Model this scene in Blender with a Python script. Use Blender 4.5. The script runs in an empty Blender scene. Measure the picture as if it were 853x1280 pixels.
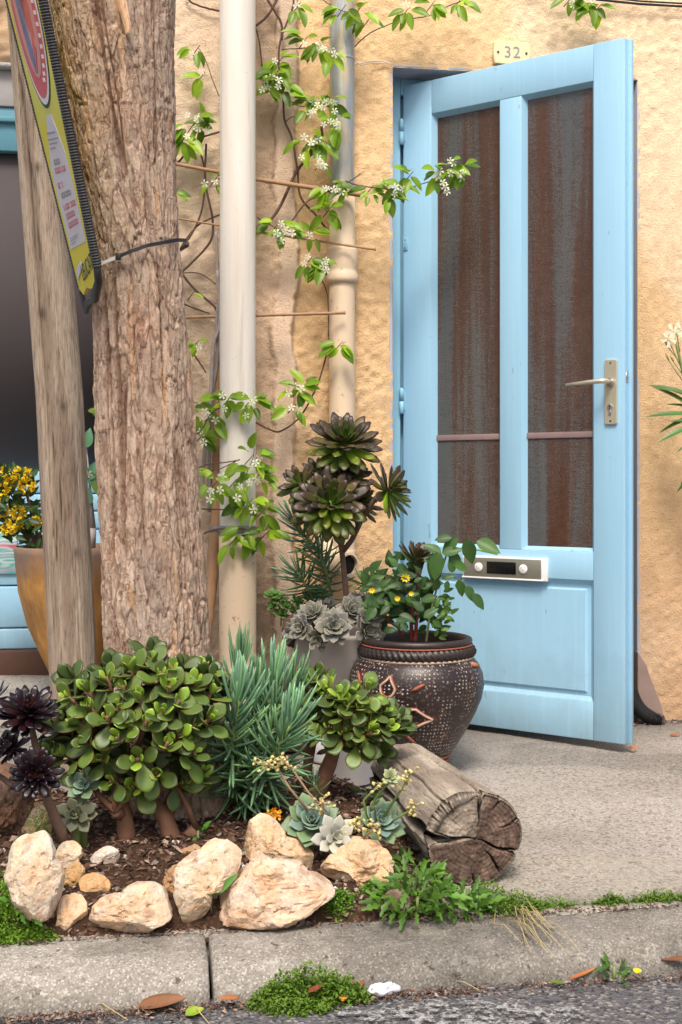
import bpy, math, random
import numpy as np
from mathutils import Vector, Matrix
R = math.radians
sc = bpy.context.scene
COL = sc.collection
rnd = random.Random(7)
# ---------------------------------------------------------------- camera, sky, sun, exposure
TH = R(9.0); F = 1600.0
CAM = Vector((-.849, -4.088, .78))
cd = bpy.data.cameras.new("camera"); cam = bpy.data.objects.new("camera", cd); COL.objects.link(cam)
cam.location = CAM; cam.rotation_euler = (R(90), 0, -TH)
cd.sensor_fit = 'VERTICAL'; cd.sensor_height = 36; cd.sensor_width = 24
cd.lens = F/1280*36; cd.shift_y = -36/1280; cd.clip_start = .05; cd.clip_end = 400
sc.camera = cam
w = bpy.data.worlds.new("World"); sc.world = w; w.use_nodes = True
wn = w.node_tree.nodes; bg = wn['Background']
sky = wn.new('ShaderNodeTexSky'); sky.sky_type = 'NISHITA'; sky.sun_disc = False
SUN_EL, SUN_AZ = 55.0, 192.0       # azimuth measured clockwise from +Y
sky.sun_elevation = R(SUN_EL); sky.sun_rotation = R(SUN_AZ)
sky.air_density = 1.0; sky.dust_density = 6.0; sky.ozone_density = .6
w.node_tree.links.new(sky.outputs[0], bg.inputs[0]); bg.inputs[1].default_value = .13
sd = bpy.data.lights.new("sun", 'SUN'); so = bpy.data.objects.new("sun", sd); COL.objects.link(so)
sd.energy = 1.9; sd.angle = R(16); sd.color = (1.0, .93, .84)
sv = Vector((math.sin(R(SUN_AZ))*math.cos(R(SUN_EL)), math.cos(R(SUN_AZ))*math.cos(R(SUN_EL)), math.sin(R(SUN_EL))))
so.rotation_euler = sv.to_track_quat('Z', 'Y').to_euler()
sc.view_settings.view_transform = 'Standard'; sc.view_settings.look = 'None'
sc.view_settings.exposure = .53; sc.view_settings.gamma = 1.0
sc.cycles.max_bounces = 8; sc.cycles.transparent_max_bounces = 12
# ---------------------------------------------------------------- where a spot of the photograph lies in the place
CT, ST = math.cos(TH), math.sin(TH)
def at_d(px, py, d):
    x = (px-426.5)/F*d
    return Vector((CAM.x+x*CT+d*ST, CAM.y-x*ST+d*CT, CAM.z-(py-604)/F*d))
def at_y(px, py, Y): return at_d(px, py, (Y-CAM.y)/(CT-(px-426.5)/F*ST))
def at_z(px, py, z): return at_d(px, py, (CAM.z-z)*F/(py-604))
RIGHT = Vector((CT, -ST, 0)); FWD = Vector((ST, CT, 0)); UP = Vector((0, 0, 1))
# ---------------------------------------------------------------- numeric noise
def _h(i, j, k, s):
    n = (i*374761393 + j*668265263 + k*2147483647 + s*974711) & 0xffffffff
    n = ((n ^ (n >> 13))*1274126177) & 0xffffffff
    n = (n ^ (n >> 16)) & 0xffff
    return n/65535.0
def vn(x, y, z=0, s=0):
    x, y, z = np.broadcast_arrays(np.asarray(x, float), np.asarray(y, float), np.asarray(z, float))
    i, j, k = np.floor(x).astype(np.int64), np.floor(y).astype(np.int64), np.floor(z).astype(np.int64)
    u, v, t = x-i, y-j, z-k
    u, v, t = (a*a*(3-2*a) for a in (u, v, t))
    r = 0
    for a in (0, 1):
        for b in (0, 1):
            for c in (0, 1):
                r = r + (u if a else 1-u)*(v if b else 1-v)*(t if c else 1-t)*_h(i+a, j+b, k+c, s)
    return r*2-1
def fbm(x, y, z=0, o=4, s=0, g=.5):
    r, a, f = 0, 1, 1
    for q in range(o):
        r = r + a*vn(np.asarray(x)*f+q*7.3, np.asarray(y)*f+q*3.1, np.asarray(z)*f+q*5.7, s+q); a *= g; f *= 2.03
    return r
def ss(a, b, x):
    t = np.clip((np.asarray(x, float)-a)/(b-a), 0, 1); return t*t*(3-2*t)
# ---------------------------------------------------------------- material kit
def srgb(r, g, b):
    f = lambda c: (c/255/12.92) if c/255 <= .04045 else ((c/255+.055)/1.055)**2.4
    return (f(r), f(g), f(b))
class Mt:
    def __init__(s, name, rough=.6, spec=.5):
        s.m = bpy.data.materials.new(name); s.m.use_nodes = True; s.t = s.m.node_tree
        s.b = s.t.nodes['Principled BSDF']; s.b.inputs['Roughness'].default_value = rough
        s.b.inputs['Specular IOR Level'].default_value = spec
    def n(s, ty, **kw):
        n = s.t.nodes.new(ty)
        for k, v in kw.items(): setattr(n, k, v)
        return n
    def put(s, sock, v):
        if hasattr(v, 'is_output'): s.t.links.new(v, sock)
        elif isinstance(v, (tuple, list)) and len(v) == 3 and sock.type == 'RGBA': sock.default_value = (*v, 1)
        else: sock.default_value = v
    def co(s, kind='Object', scale=None, rot=None):
        c = s.n('ShaderNodeTexCoord').outputs[kind]
        if scale is None: return c
        m = s.n('ShaderNodeMapping'); s.put(m.inputs['Vector'], c); m.inputs['Scale'].default_value = scale
        if rot: m.inputs['Rotation'].default_value = rot
        return m.outputs[0]
    def noise(s, scale, det=4, rough=.55, v=None, dist=0):
        n = s.n('ShaderNodeTexNoise'); n.inputs['Scale'].default_value = scale; n.inputs['Detail'].default_value = det
        n.inputs['Roughness'].default_value = rough; n.inputs['Distortion'].default_value = dist
        s.put(n.inputs['Vector'], v if v is not None else s.co()); return n.outputs[0]
    def vor(s, scale, v=None, feature='F1', out=0, rand=1):
        n = s.n('ShaderNodeTexVoronoi', feature=feature); n.inputs['Scale'].default_value = scale
        n.inputs['Randomness'].default_value = rand
        s.put(n.inputs['Vector'], v if v is not None else s.co()); return n.outputs[out]
    def ramp(s, fac, stops):
        n = s.n('ShaderNodeValToRGB'); s.put(n.inputs[0], fac); e = n.color_ramp.elements
        while len(e) < len(stops): e.new(.5)
        for i, (p, c) in enumerate(stops):
            e[i].position = p; c = (c, c, c) if not isinstance(c, (tuple, list)) else c; e[i].color = (*c, 1)
        return n.outputs[0]
    def mix(s, f, a, b, mode='MIX'):
        n = s.n('ShaderNodeMix', data_type='RGBA', blend_type=mode)
        s.put(n.inputs[0], f); s.put(n.inputs[6], a); s.put(n.inputs[7], b); return n.outputs[2]
    def math(s, op, a, b=None, c=None):
        n = s.n('ShaderNodeMath', operation=op); s.put(n.inputs[0], a)
        if b is not None: s.put(n.inputs[1], b)
        if c is not None: s.put(n.inputs[2], c)
        return n.outputs[0]
    def attr(s, name='lc'): return s.n('ShaderNodeAttribute', attribute_name=name).outputs[0]
    def sep(s, v):
        n = s.n('ShaderNodeSeparateColor'); s.put(n.inputs[0], v); return n.outputs
    def sepx(s, v):
        n = s.n('ShaderNodeSeparateXYZ'); s.put(n.inputs[0], v); return n.outputs
    def oinfo(s): return s.n('ShaderNodeObjectInfo').outputs
    def col(s, c): s.put(s.b.inputs['Base Color'], c); return s
    def bump(s, h, strength=.5, dist=.002):
        n = s.n('ShaderNodeBump'); n.inputs['Strength'].default_value = strength; n.inputs['Distance'].default_value = dist
        s.put(n.inputs['Height'], h)
        l = s.b.inputs['Normal'].links
        if l: s.t.links.new(l[0].from_socket, n.inputs['Normal'])
        s.t.links.new(n.outputs[0], s.b.inputs['Normal']); return s
    def rough(s, v): s.put(s.b.inputs['Roughness'], v); return s
MAT = {}
def plain(name, c, rough=.5, metal=0, spec=.5, var=.12, sc_=25, bump=0, bs=60):
    m = Mt(name, rough, spec); n = m.noise(sc_, 4)
    m.col(m.mix(n, tuple(x*(1-var) for x in c), tuple(min(1, x*(1+var)) for x in c)))
    m.b.inputs['Metallic'].default_value = metal
    if bump: m.bump(m.noise(bs, 4), bump, .002)
    MAT[name] = m.m; return m.m
# ---------------------------------------------------------------- mesh kit
class MB:
    def __init__(s): s.v, s.f, s.c, s.mi, s.n = [], [], [], [], 0
    def add(s, V, Fc, C=None, mi=0):
        V = np.asarray(V, float).reshape(-1, 3); o = s.n
        s.v.append(V); s.f += [tuple(i+o for i in f) for f in Fc]; s.mi += [mi]*len(Fc)
        if C is None: C = np.ones((len(V), 4))*np.array([.5, .5, .5, 1])
        C = np.asarray(C, float)
        if C.ndim == 1: C = np.tile(C, (len(V), 1))
        if C.shape[1] == 3: C = np.hstack([C, np.ones((len(C), 1))])
        s.c.append(C); s.n += len(V); return s
    def grid(s, V, cyc=False, C=None, mi=0, flip=False):
        n, m = V.shape[:2]; mm = m if cyc else m-1; f = []
        for i in range(n-1):
            for j in range(mm):
                k = (j+1) % m; q = (i*m+j, i*m+k, (i+1)*m+k, (i+1)*m+j)
                f.append(q[::-1] if flip else q)
        return s.add(V.reshape(-1, 3), f, None if C is None else np.asarray(C).reshape(-1, C.shape[-1]), mi)
    def box(s, a, b, M=None, mi=0):
        x0, y0, z0 = a; x1, y1, z1 = b
        V = np.array([(x, y, z) for z in (z0, z1) for y in (y0, y1) for x in (x0, x1)], float)
        if M is not None: V = np.array([M @ Vector(v) for v in V])
        return s.add(V, [(0, 2, 3, 1), (4, 5, 7, 6), (0, 1, 5, 4), (2, 6, 7, 3), (0, 4, 6, 2), (1, 3, 7, 5)], mi=mi)
    def tube(s, pts, rad, seg=8, caps=True, C=None, mi=0, wob=0):
        P = [Vector(p) for p in pts]; n = len(P)
        rad = [rad]*n if not hasattr(rad, '__len__') else rad
        prev = None; V = []
        for i in range(n):
            t = (P[min(i+1, n-1)]-P[max(i-1, 0)]); t = t.normalized() if t.length > 1e-9 else UP
            if prev is None:
                u = t.cross(UP if abs(t.z) < .9 else Vector((1, 0, 0))).normalized()
            else:
                u = prev-t*prev.dot(t); u = u.normalized() if u.length > 1e-6 else t.orthogonal().normalized()
            prev = u; v = t.cross(u)
            for k in range(seg):
                a = 2*math.pi*k/seg; r = rad[i]*(1+wob*(rnd.random()-.5))
                V.append(P[i]+u*(math.cos(a)*r)+v*(math.sin(a)*r))
        V = np.array(V).reshape(n, seg, 3)
        cc = None
        if C is not None: cc = np.tile(np.array([*C, 1.0]), (n, seg, 1))
        o = s.n; s.grid(V, True, cc, mi)
        if caps:
            s.f += [tuple(o+k for k in range(seg))[::-1], tuple(o+(n-1)*seg+k for k in range(seg))]; s.mi += [mi, mi]
        return s
    def lathe(s, prof, c=(0, 0, 0), seg=40, fn=None, mi=0, C=None):
        P = np.array(prof, float); a = np.arange(seg)*2*math.pi/seg
        r = np.repeat(P[:, 0:1], seg, 1); z = np.repeat(P[:, 1:2], seg, 1); A = np.repeat(a[None], len(P), 0)
        if fn is not None: r = r+fn(A, z)
        V = np.stack([c[0]+r*np.cos(A), c[1]+r*np.sin(A), c[2]+z], -1)
        return s.grid(V, True, C, mi)
    def arr(s): return np.vstack(s.v)
    def mesh(s, name, off=(0, 0, 0), smooth=True):
        V = np.vstack(s.v)-np.array(off); me = bpy.data.meshes.new(name)
        me.from_pydata(V.tolist(), [], s.f)
        a = me.color_attributes.new('lc', 'FLOAT_COLOR', 'POINT'); a.data.foreach_set('color', np.vstack(s.c).astype(np.float32).ravel())
        me.polygons.foreach_set('use_smooth', [smooth]*len(me.polygons))
        if any(s.mi): me.polygons.foreach_set('material_index', s.mi)
        me.update(); return me
BASE = {}
def _tag(o, label=None, cat=None, group=None, kind=None):
    if label: o['label'] = label
    if cat: o['category'] = cat
    if group: o['group'] = group
    if kind: o['kind'] = kind
    return o
def thing(name, label, cat, loc, group=None):
    o = bpy.data.objects.new(name, None); COL.objects.link(o); o.empty_display_size = .05
    o.location = loc; BASE[o.name] = Vector(loc); return _tag(o, label, cat, group)
def setm(me, mats):
    for m in (mats if isinstance(mats, (list, tuple)) else [mats]): me.materials.append(MAT[m] if isinstance(m, str) else m)
def part(mb, name, mats, parent, smooth=True, bevel=0, kind=None, label=None, auto=None):
    base = BASE[parent.name]; me = mb.mesh(name, base, smooth); setm(me, mats)
    o = bpy.data.objects.new(name, me); COL.objects.link(o); o.parent = parent; BASE[o.name] = base
    fin(o, bevel); _tag(o, label, None, None, kind); return o
def fin(o, bevel):
    if bevel:
        b = o.modifiers.new('b', 'BEVEL'); b.width = bevel; b.segments = 2; b.limit_method = 'ANGLE'; b.angle_limit = R(35)
        b.harden_normals = False
def solo(mb, name, label, cat, mats, loc, smooth=True, bevel=0, kind=None, group=None):
    me = mb.mesh(name, loc, smooth); setm(me, mats)
    o = bpy.data.objects.new(name, me); COL.objects.link(o); o.location = loc; BASE[o.name] = Vector(loc); fin(o, bevel)
    return _tag(o, label, cat, group, kind)
def struct(mb, name, mats, smooth=True, bevel=0, parent=None):
    if parent is not None: return part(mb, name, mats, parent, smooth, bevel)
    return solo(mb, name, None, None, mats, (0, 0, 0), smooth, bevel, kind='structure')
def frame(pos, y, up, s=1.0, sx=None):
    y = Vector(y).normalized(); x = y.cross(Vector(up))
    x = x.normalized() if x.length > 1e-5 else y.orthogonal().normalized(); z = x.cross(y)
    sx = s if sx is None else sx
    M = Matrix((( x.x*sx, y.x*s, z.x*s, pos[0]), (x.y*sx, y.y*s, z.y*s, pos[1]), (x.z*sx, y.z*s, z.z*s, pos[2]), (0, 0, 0, 1)))
    return M
def inst(me, name, parent, M, color=None):
    o = bpy.data.objects.new(name, me); COL.objects.link(o); o.parent = parent
    M = M.copy(); b = BASE[parent.name]; M[0][3] -= b.x; M[1][3] -= b.y; M[2][3] -= b.z
    o.matrix_local = M; BASE[o.name] = b
    if color: o.color = (*color, 1)
    return o
# leaf in unit length along +Y, face +Z; lc = (along, edge, side, 1)
def leaf_arrays(prof, width, thick=0, curl=0, cup=0, nl=5, nw=4, tw=0, wav=0):
    V, C, Fc = [], [], []
    if thick:
        seg = nw*2
        for i in range(nl+1):
            t = i/nl; w = max(width*prof(t)/2, .0015); th = thick*min(1, prof(t)*1.3+.1)/2
            for k in range(seg):
                a = 2*math.pi*k/seg; x = math.cos(a)*w; z = math.sin(a)*th
                V.append((x, t, curl*t*t+cup*(x/width)**2*4*width+z)); C.append((t, abs(math.cos(a)), .5+.5*math.sin(a)))
        for i in range(nl):
            for k in range(seg):
                q = (k+1) % seg; Fc.append((i*seg+k, i*seg+q, (i+1)*seg+q, (i+1)*seg+k)[::-1])
        Fc.append(tuple(nl*seg+k for k in range(seg))[::-1])
    else:
        for i in range(nl+1):
            t = i/nl; w = width*prof(t)/2
            for j in range(nw+1):
                e = j/nw*2-1; x = e*w
                V.append((x, t, curl*t*t+cup*abs(e)**1.5*w+wav*math.sin(t*14+e*2)*abs(e))); C.append((t, abs(e), .5))
        for i in range(nl):
            for j in range(nw):
                a = i*(nw+1)+j; Fc.append((a, a+1, a+nw+2, a+nw+1))
    return np.array(V), Fc, np.array(C)
def leafmesh(name, mats, **k):
    V, Fc, C = leaf_arrays(**k); mb = MB().add(V, Fc, C); me = mb.mesh(name); setm(me, mats); return me
def put_leaf(mb, arr, M):
    V, Fc, C = arr; A = np.array(M); mb.add(V @ A[:3, :3].T+A[:3, 3], Fc, C)
obov = lambda t: math.sin(min(1, t*1.0)**1.35*math.pi*.93+.1)**.75 if t < .999 else .12
ovate = lambda t: max(0, math.sin(math.pi*(t**.75)))**.9
lance = lambda t: max(0.0, (math.sin(math.pi*min(1, t**.8)))**.7)
finger = lambda t: (1-.15*abs(t-.4))*(1-max(0, (t-.75)/.25)**2*.93)*(.55+.45*min(1, t*4))
spat = lambda t: (.28+.72*math.sin(min(1, t**1.3)*math.pi*.86)) * (1 if t < .9 else (1-(t-.9)*6))
# ---------------------------------------------------------------- materials
def mk(name, rough=.6, spec=.5):
    m = Mt(name, rough, spec); MAT[name] = m.m; return m
m = mk('plaster', .92, .2)           # vertex colour carries where each coat of paint lies
n1 = m.noise(9, 6, .6); n2 = m.noise(130, 4, .7); n3 = m.noise(2.2, 3)
c = m.mix(m.math('MULTIPLY', n1, .5), m.attr(), m.mix(1.0, m.attr(), (.88, .78, .69), 'MULTIPLY'))
c = m.mix(m.ramp(n2, [(.30, .8), (.44, 0)]), c, m.mix(1.0, c, (.74, .63, .53), 'MULTIPLY'))
c = m.mix(m.ramp(n3, [(.5, 0), (.72, .4)]), c, (.62, .50, .36)); m.col(c)
m.bump(m.noise(150, 6, .75), .8, .0035); m.bump(m.vor(210, feature='SMOOTH_F1'), .6, .0028)
m = mk('smooth_mortar', .8, .3); m.col(m.mix(m.noise(14, 5), (.19, .13, .12), (.34, .25, .215))); m.bump(m.noise(60, 4), .25, .002)
m = mk('reveal_paint', .7, .3); m.col(m.mix(m.noise(18, 4), (.33, .34, .40), (.46, .46, .52))); m.bump(m.noise(50, 4), .2, .002)
m = mk('door_blue', .42, .45)
c = m.mix(m.noise(4, 3, v=m.co(scale=(1, 1, .4))), (.27, .51, .705), (.34, .585, .765))
c = m.mix(m.ramp(m.noise(60, 2, .5, v=m.co(scale=(1, 1, .25))), [(.735, 0), (.76, .6)]), c, (.14, .20, .25)); m.col(c)
m.bump(m.noise(300, 3, v=m.co(scale=(1, 1, .05))), .30, .0012)
z_ = m.sepx(m.co())[2]; gl = m.ramp(m.math('ADD', z_, m.math('MULTIPLY', m.noise(9, 5, .65), .5)), [(.20, 1), (.55, 0)])
c = m.mix(m.math('MULTIPLY', gl, .55), c, (.20, .29, .33)); c = m.mix(m.ramp(m.noise(1, 4, .6, v=m.co(scale=(90, 90, 2.5))), [(.5, 0), (.8, .35)]), c, (.42, .66, .82))
c = m.mix(m.ramp(m.noise(38, 6, .75), [(.70, 0), (.72, .7)]), c, (.33, .30, .27)); m.col(c)
m.rough(m.math('MULTIPLY_ADD', m.noise(20, 3), .25, .34))
plain('frame_blue', (.24, .48, .63), .5, var=.06)
plain('bar_paint', (.25, .17, .17), .6, var=.2)
plain('teal_blue', (.085, .25, .33), .6, var=.1)
m = mk('hammered_glass', .09, .6)
m.b.inputs['IOR'].default_value = 1.5
x = m.sepx(m.co())
gr = m.math('MULTIPLY', m.math('SINE', m.math('MULTIPLY', m.math('ADD', x[0], m.math('MULTIPLY', x[1], -1)), 1150)), m.math('SINE', m.math('MULTIPLY', x[2], 1500)))
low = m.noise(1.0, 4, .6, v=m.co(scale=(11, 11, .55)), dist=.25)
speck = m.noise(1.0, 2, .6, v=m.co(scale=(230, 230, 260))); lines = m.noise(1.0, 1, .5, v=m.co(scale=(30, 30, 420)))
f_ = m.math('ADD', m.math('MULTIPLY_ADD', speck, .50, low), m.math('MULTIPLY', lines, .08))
refl_streaks = m.ramp(f_, [(.5, 0), (.53, 0), (.57, .45), (.64, 1)])
f2 = m.math('SUBTRACT', f_, .325); refl_streaks = m.ramp(f2, [(.43, .03), (.58, .9)])
refl_streaks = m.math('MULTIPLY', refl_streaks, m.ramp(m.math('ADD', x[2], m.math('MULTIPLY', m.noise(3, 3), .5)), [(.55, .15), (.85, .8)]))
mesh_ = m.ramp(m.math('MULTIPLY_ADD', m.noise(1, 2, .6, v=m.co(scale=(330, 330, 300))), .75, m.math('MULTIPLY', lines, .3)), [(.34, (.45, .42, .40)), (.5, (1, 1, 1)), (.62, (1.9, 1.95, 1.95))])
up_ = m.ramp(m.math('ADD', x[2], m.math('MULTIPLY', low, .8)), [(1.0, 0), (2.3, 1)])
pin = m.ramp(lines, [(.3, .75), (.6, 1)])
m.col(m.mix(refl_streaks, m.mix(1.0, m.mix(m.noise(1, 3, v=m.co(scale=(30, 30, 1.2))), (.042, .015, .008), (.125, .06, .036)), mesh_, 'MULTIPLY'), m.mix(m.noise(1, 2, v=m.co(scale=(9, 9, 1.5))), (.06, .11, .13), (.15, .165, .17))))  # blue-grey streaks over the brown are reflections painted into the pane colour
m.b.inputs['Transmission Weight'].default_value = 0
m.put(m.b.inputs['Alpha'], m.math('MULTIPLY_ADD', m.math('MULTIPLY', refl_streaks, pin), .25, .70))
m.bump(gr, .35, .0006); m.bump(m.noise(240, 2), .5, .001)
m = mk('brown_fabric', .9, .1)
c = m.mix(m.noise(1, 5, .6, v=m.co(scale=(30, 30, .8))), (.075, .018, .008), (.30, .11, .06)); 
c = m.mix(m.ramp(m.noise(260, 3, .8), [(.3, 0), (.75, .75)]), c, (.20, .15, .11)); m.col(c); m.bump(m.noise(1, 2, v=m.co(scale=(400, 400, 60))), .4, .001)
m = mk('dark_glass', .45, .3); m.col(m.mix(m.noise(1.5, 3), (.085, .074, .078), (.12, .105, .11)))
plain('dark_room', (.06, .045, .04), .9)
plain('brown_sill', (.085, .04, .025), .7, bump=.3)
plain('grey_render', (.34, .33, .33), .9, var=.12, bump=.3)
m = mk('white_pipe', .45, .4)
z = m.sepx(m.co())[2]
c = m.mix(m.ramp(m.noise(1, 5, .6, v=m.co(scale=(45, 45, 3))), [(.4, 0), (.75, .8)]), (.80, .755, .68), (.70, .63, .53))
c = m.mix(m.ramp(m.noise(7, 5, .65), [(.5, 0), (.8, .5)]), c, (.78, .76, .72)); m.col(c); c = m.mix(m.ramp(m.noise(1, 6, .7, v=m.co(scale=(30, 30, 1.3))), [(.56, 0), (.70, .5)]), c, (.42, .36, .27)); c = m.mix(m.ramp(m.noise(46, 4, .7), [(.68, 0), (.72, .7)]), c, (.30, .25, .19)); m.col(c); m.bump(m.noise(1, 3, v=m.co(scale=(60, 60, 6))), .25, .0015)
m = mk('cream_pipe', .5, .4)
c = m.mix(m.noise(3, 4), (.68, .52, .36), (.74, .60, .44)); c = m.mix(m.ramp(m.noise(40, 4, .7), [(.62, 0), (.7, .8)]), c, (.36, .15, .05)); m.col(c)
m.bump(m.noise(90, 3), .15, .001)
m = mk('zinc_pipe', .42, .5); m.b.inputs['Metallic'].default_value = .25
c = m.mix(m.ramp(m.noise(1, 4, .55, v=m.co(scale=(26, 26, 5)), dist=.8), [(.42, 0), (.58, 1)]), (.33, .36, .39), (.56, .46, .30))
c = m.mix(m.ramp(m.noise(1, 5, .6, v=m.co(scale=(50, 50, 9))), [(.52, 0), (.66, .7)]), c, (.50, .51, .50)); m.col(c)
m = mk('bark', .93, .15)
v = m.co(scale=(1, 1, .55)); n1 = m.noise(70, 7, .75, v=v); n2 = m.noise(14, 4, .6, v=v)
dn = m.n('ShaderNodeTexNoise'); dn.inputs['Scale'].default_value = 22; dn.inputs['Detail'].default_value = 4; m.put(dn.inputs['Vector'], v)
va = m.n('ShaderNodeVectorMath', operation='MULTIPLY_ADD'); m.put(va.inputs[0], dn.outputs[1]); va.inputs[1].default_value = (.14, .14, .10); m.put(va.inputs[2], m.co(scale=(1, 1, .22)))
ck = m.ramp(m.vor(21, v=va.outputs[0], feature='DISTANCE_TO_EDGE'), [(.0, 0), (.05, 1)])
c = m.mix(1.0, m.attr(), m.ramp(n1, [(.3, (.62, .56, .53)), (.5, (1.0, .98, .97)), (.70, (1.35, 1.33, 1.32))]), 'MULTIPLY')
c = m.mix(1.0, c, m.ramp(ck, [(0, (.78, .68, .62)), (1, (1, 1, 1))]), 'MULTIPLY')
c = m.mix(m.ramp(n2, [(.5, 0), (.75, .35)]), c, m.mix(1.0, c, (1.25, .93, .78), 'MULTIPLY')); m.col(c)
m.bump(ck, .6, .006); m.bump(n1, 1.0, .012); m.bump(m.noise(260, 4, .7), .6, .003)
m = mk('old_wood', .88, .2)
v = m.co(scale=(1, 1, .075)); n1 = m.noise(230, 6, .75, v=v, dist=.15); n2 = m.noise(12, 4, v=m.co(scale=(1, 1, .25)))
c = m.mix(1.0, m.attr(), m.ramp(n1, [(.32, (.42, .38, .34)), (.48, (1, 1, 1)), (.70, (1.4, 1.4, 1.38))]), 'MULTIPLY')
c = m.mix(m.ramp(n2, [(.45, 0), (.7, .25)]), c, m.mix(1.0, c, (1.05, .92, .78), 'MULTIPLY')); m.col(c); m.bump(n1, 1, .004)
m = mk('log_wood', .9, .2)           # generated along the log: attribute holds colour, local y runs along it
n1 = m.noise(1, 5, .65, v=m.co('UV', (260, 16, 1)), dist=.3); n2 = m.noise(60, 5, .7)
c = m.mix(1.0, m.attr(), m.ramp(n1, [(.25, (.5, .46, .42)), (.5, (1, 1, 1)), (.75, (1.3, 1.27, 1.2))]), 'MULTIPLY')
c = m.mix(m.ramp(n2, [(.45, 0), (.75, .4)]), c, m.mix(1.0, c, (.6, .5, .45), 'MULTIPLY')); m.col(c); m.bump(n1, .8, .004); m.bump(n2, .3, .003)
m = mk('concrete', .93, .2)
n1 = m.noise(3.5, 6, .6); n2 = m.vor(190, out=1); n3 = m.noise(240, 3, .7)
c = m.mix(n1, (.245, .23, .212), (.37, .352, .328)); g = m.sep(n2)
c = m.mix(m.ramp(g[0], [(.15, .8), (.4, 0)]), c, (.16, .135, .12)); c = m.mix(m.ramp(g[1], [(.72, 0), (.95, .75)]), c, (.46, .41, .36))
c = m.mix(m.ramp(m.noise(1.3, 5, .6), [(.45, 0), (.7, .45)]), c, (.41, .385, .355)); 
c = m.mix(m.ramp(m.noise(55, 5, .7), [(.60, 0), (.68, .75)]), c, (.09, .07, .05)); c = m.mix(1.0, c, m.attr(), 'MULTIPLY'); m.col(c)
m.bump(n3, .6, .0025); m.bump(m.vor(190), .35, .003)
m = mk('kerb_concrete', .9, .2)
n1 = m.noise(6, 6, .65); g = m.sep(m.vor(300, out=1)); 
c = m.mix(n1, (.225, .21, .185), (.40, .375, .335)); c = m.mix(m.ramp(m.noise(1, 5, .7, v=m.co(scale=(5, 12, 12))), [(.48, 0), (.62, .5)]), c, (.20, .18, .15)); c = m.mix(m.ramp(m.noise(17, 5, .7), [(.60, 0), (.66, .5)]), c, (.56, .54, .49)); c = m.mix(m.ramp(g[0], [(.12, .7), (.35, 0)]), c, (.17, .155, .14)); c = m.mix(m.ramp(g[1], [(.75, 0), (.97, .7)]), c, (.58, .54, .49))
c = m.mix(m.ramp(m.noise(1, 4, v=m.co(scale=(14, 30, 30))), [(.6, 0), (.75, .6)]), c, (.50, .47, .42))
c = m.mix(m.ramp(m.noise(40, 5, .7), [(.61, 0), (.66, .8)]), c, (.07, .055, .04)); m.col(m.mix(1.0, c, m.attr(), 'MULTIPLY')); m.bump(m.vor(230), .5, .0025); m.bump(m.noise(120, 5, .7), .5, .003)
m = mk('asphalt', .85, .35)
g = m.sep(m.vor(150, out=1)); c = m.mix(m.noise(5, 5), (.085, .085, .092), (.13, .128, .132)); c = m.mix(m.ramp(g[0], [(.1, .9), (.4, 0)]), c, (.04, .04, .045)); c = m.mix(m.ramp(g[2], [(.7, 0), (.95, .8)]), c, (.30, .28, .26))
m.col(c); m.bump(m.vor(150), .9, .005); m.bump(m.noise(330, 3), .4, .002)
m = mk('worn_line', .8, .3)
g = m.sep(m.vor(150, out=1)); wear = m.ramp(m.noise(70, 5, .75), [(.46, 0), (.58, 1)]); m.col(m.mix(wear, (.11, .11, .115), m.mix(m.noise(30, 3), (.28, .28, .28), (.44, .44, .43)))); m.bump(m.vor(150), .9, .004); m.put(m.b.inputs['Alpha'], wear)
m = mk('soil', 1.0, .1)
g = m.sep(m.vor(160, out=1)); c = m.mix(m.noise(30, 5, .7), (.035, .02, .013), (.12, .07, .045)); c = m.mix(m.ramp(g[0], [(.78, 0), (.95, .8)]), c, (.22, .13, .09)); m.col(c); m.bump(m.noise(140, 5, .75), 1, .01)
m = mk('limestone', .88, .25)
n1 = m.noise(14, 6, .7); n2 = m.noise(70, 4, .7); vv = m.vor(110)
c = m.mix(1.0, m.attr(), m.ramp(n1, [(.3, (.76, .63, .50)), (.5, (1, .965, .925)), (.7, (1.12, 1.14, 1.18))]), 'MULTIPLY')
c = m.mix(m.ramp(m.noise(45, 4, .7), [(.62, 0), (.70, .9)]), c, (.20, .13, .08)); c = m.mix(m.ramp(n2, [(.35, .5), (.5, 0)]), c, m.mix(1.0, c, (.75, .62, .5), 'MULTIPLY')); m.col(c)
m.bump(n2, .7, .006); m.bump(vv, .3, .003); m.bump(m.noise(240, 4, .7), .4, .002)
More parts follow.
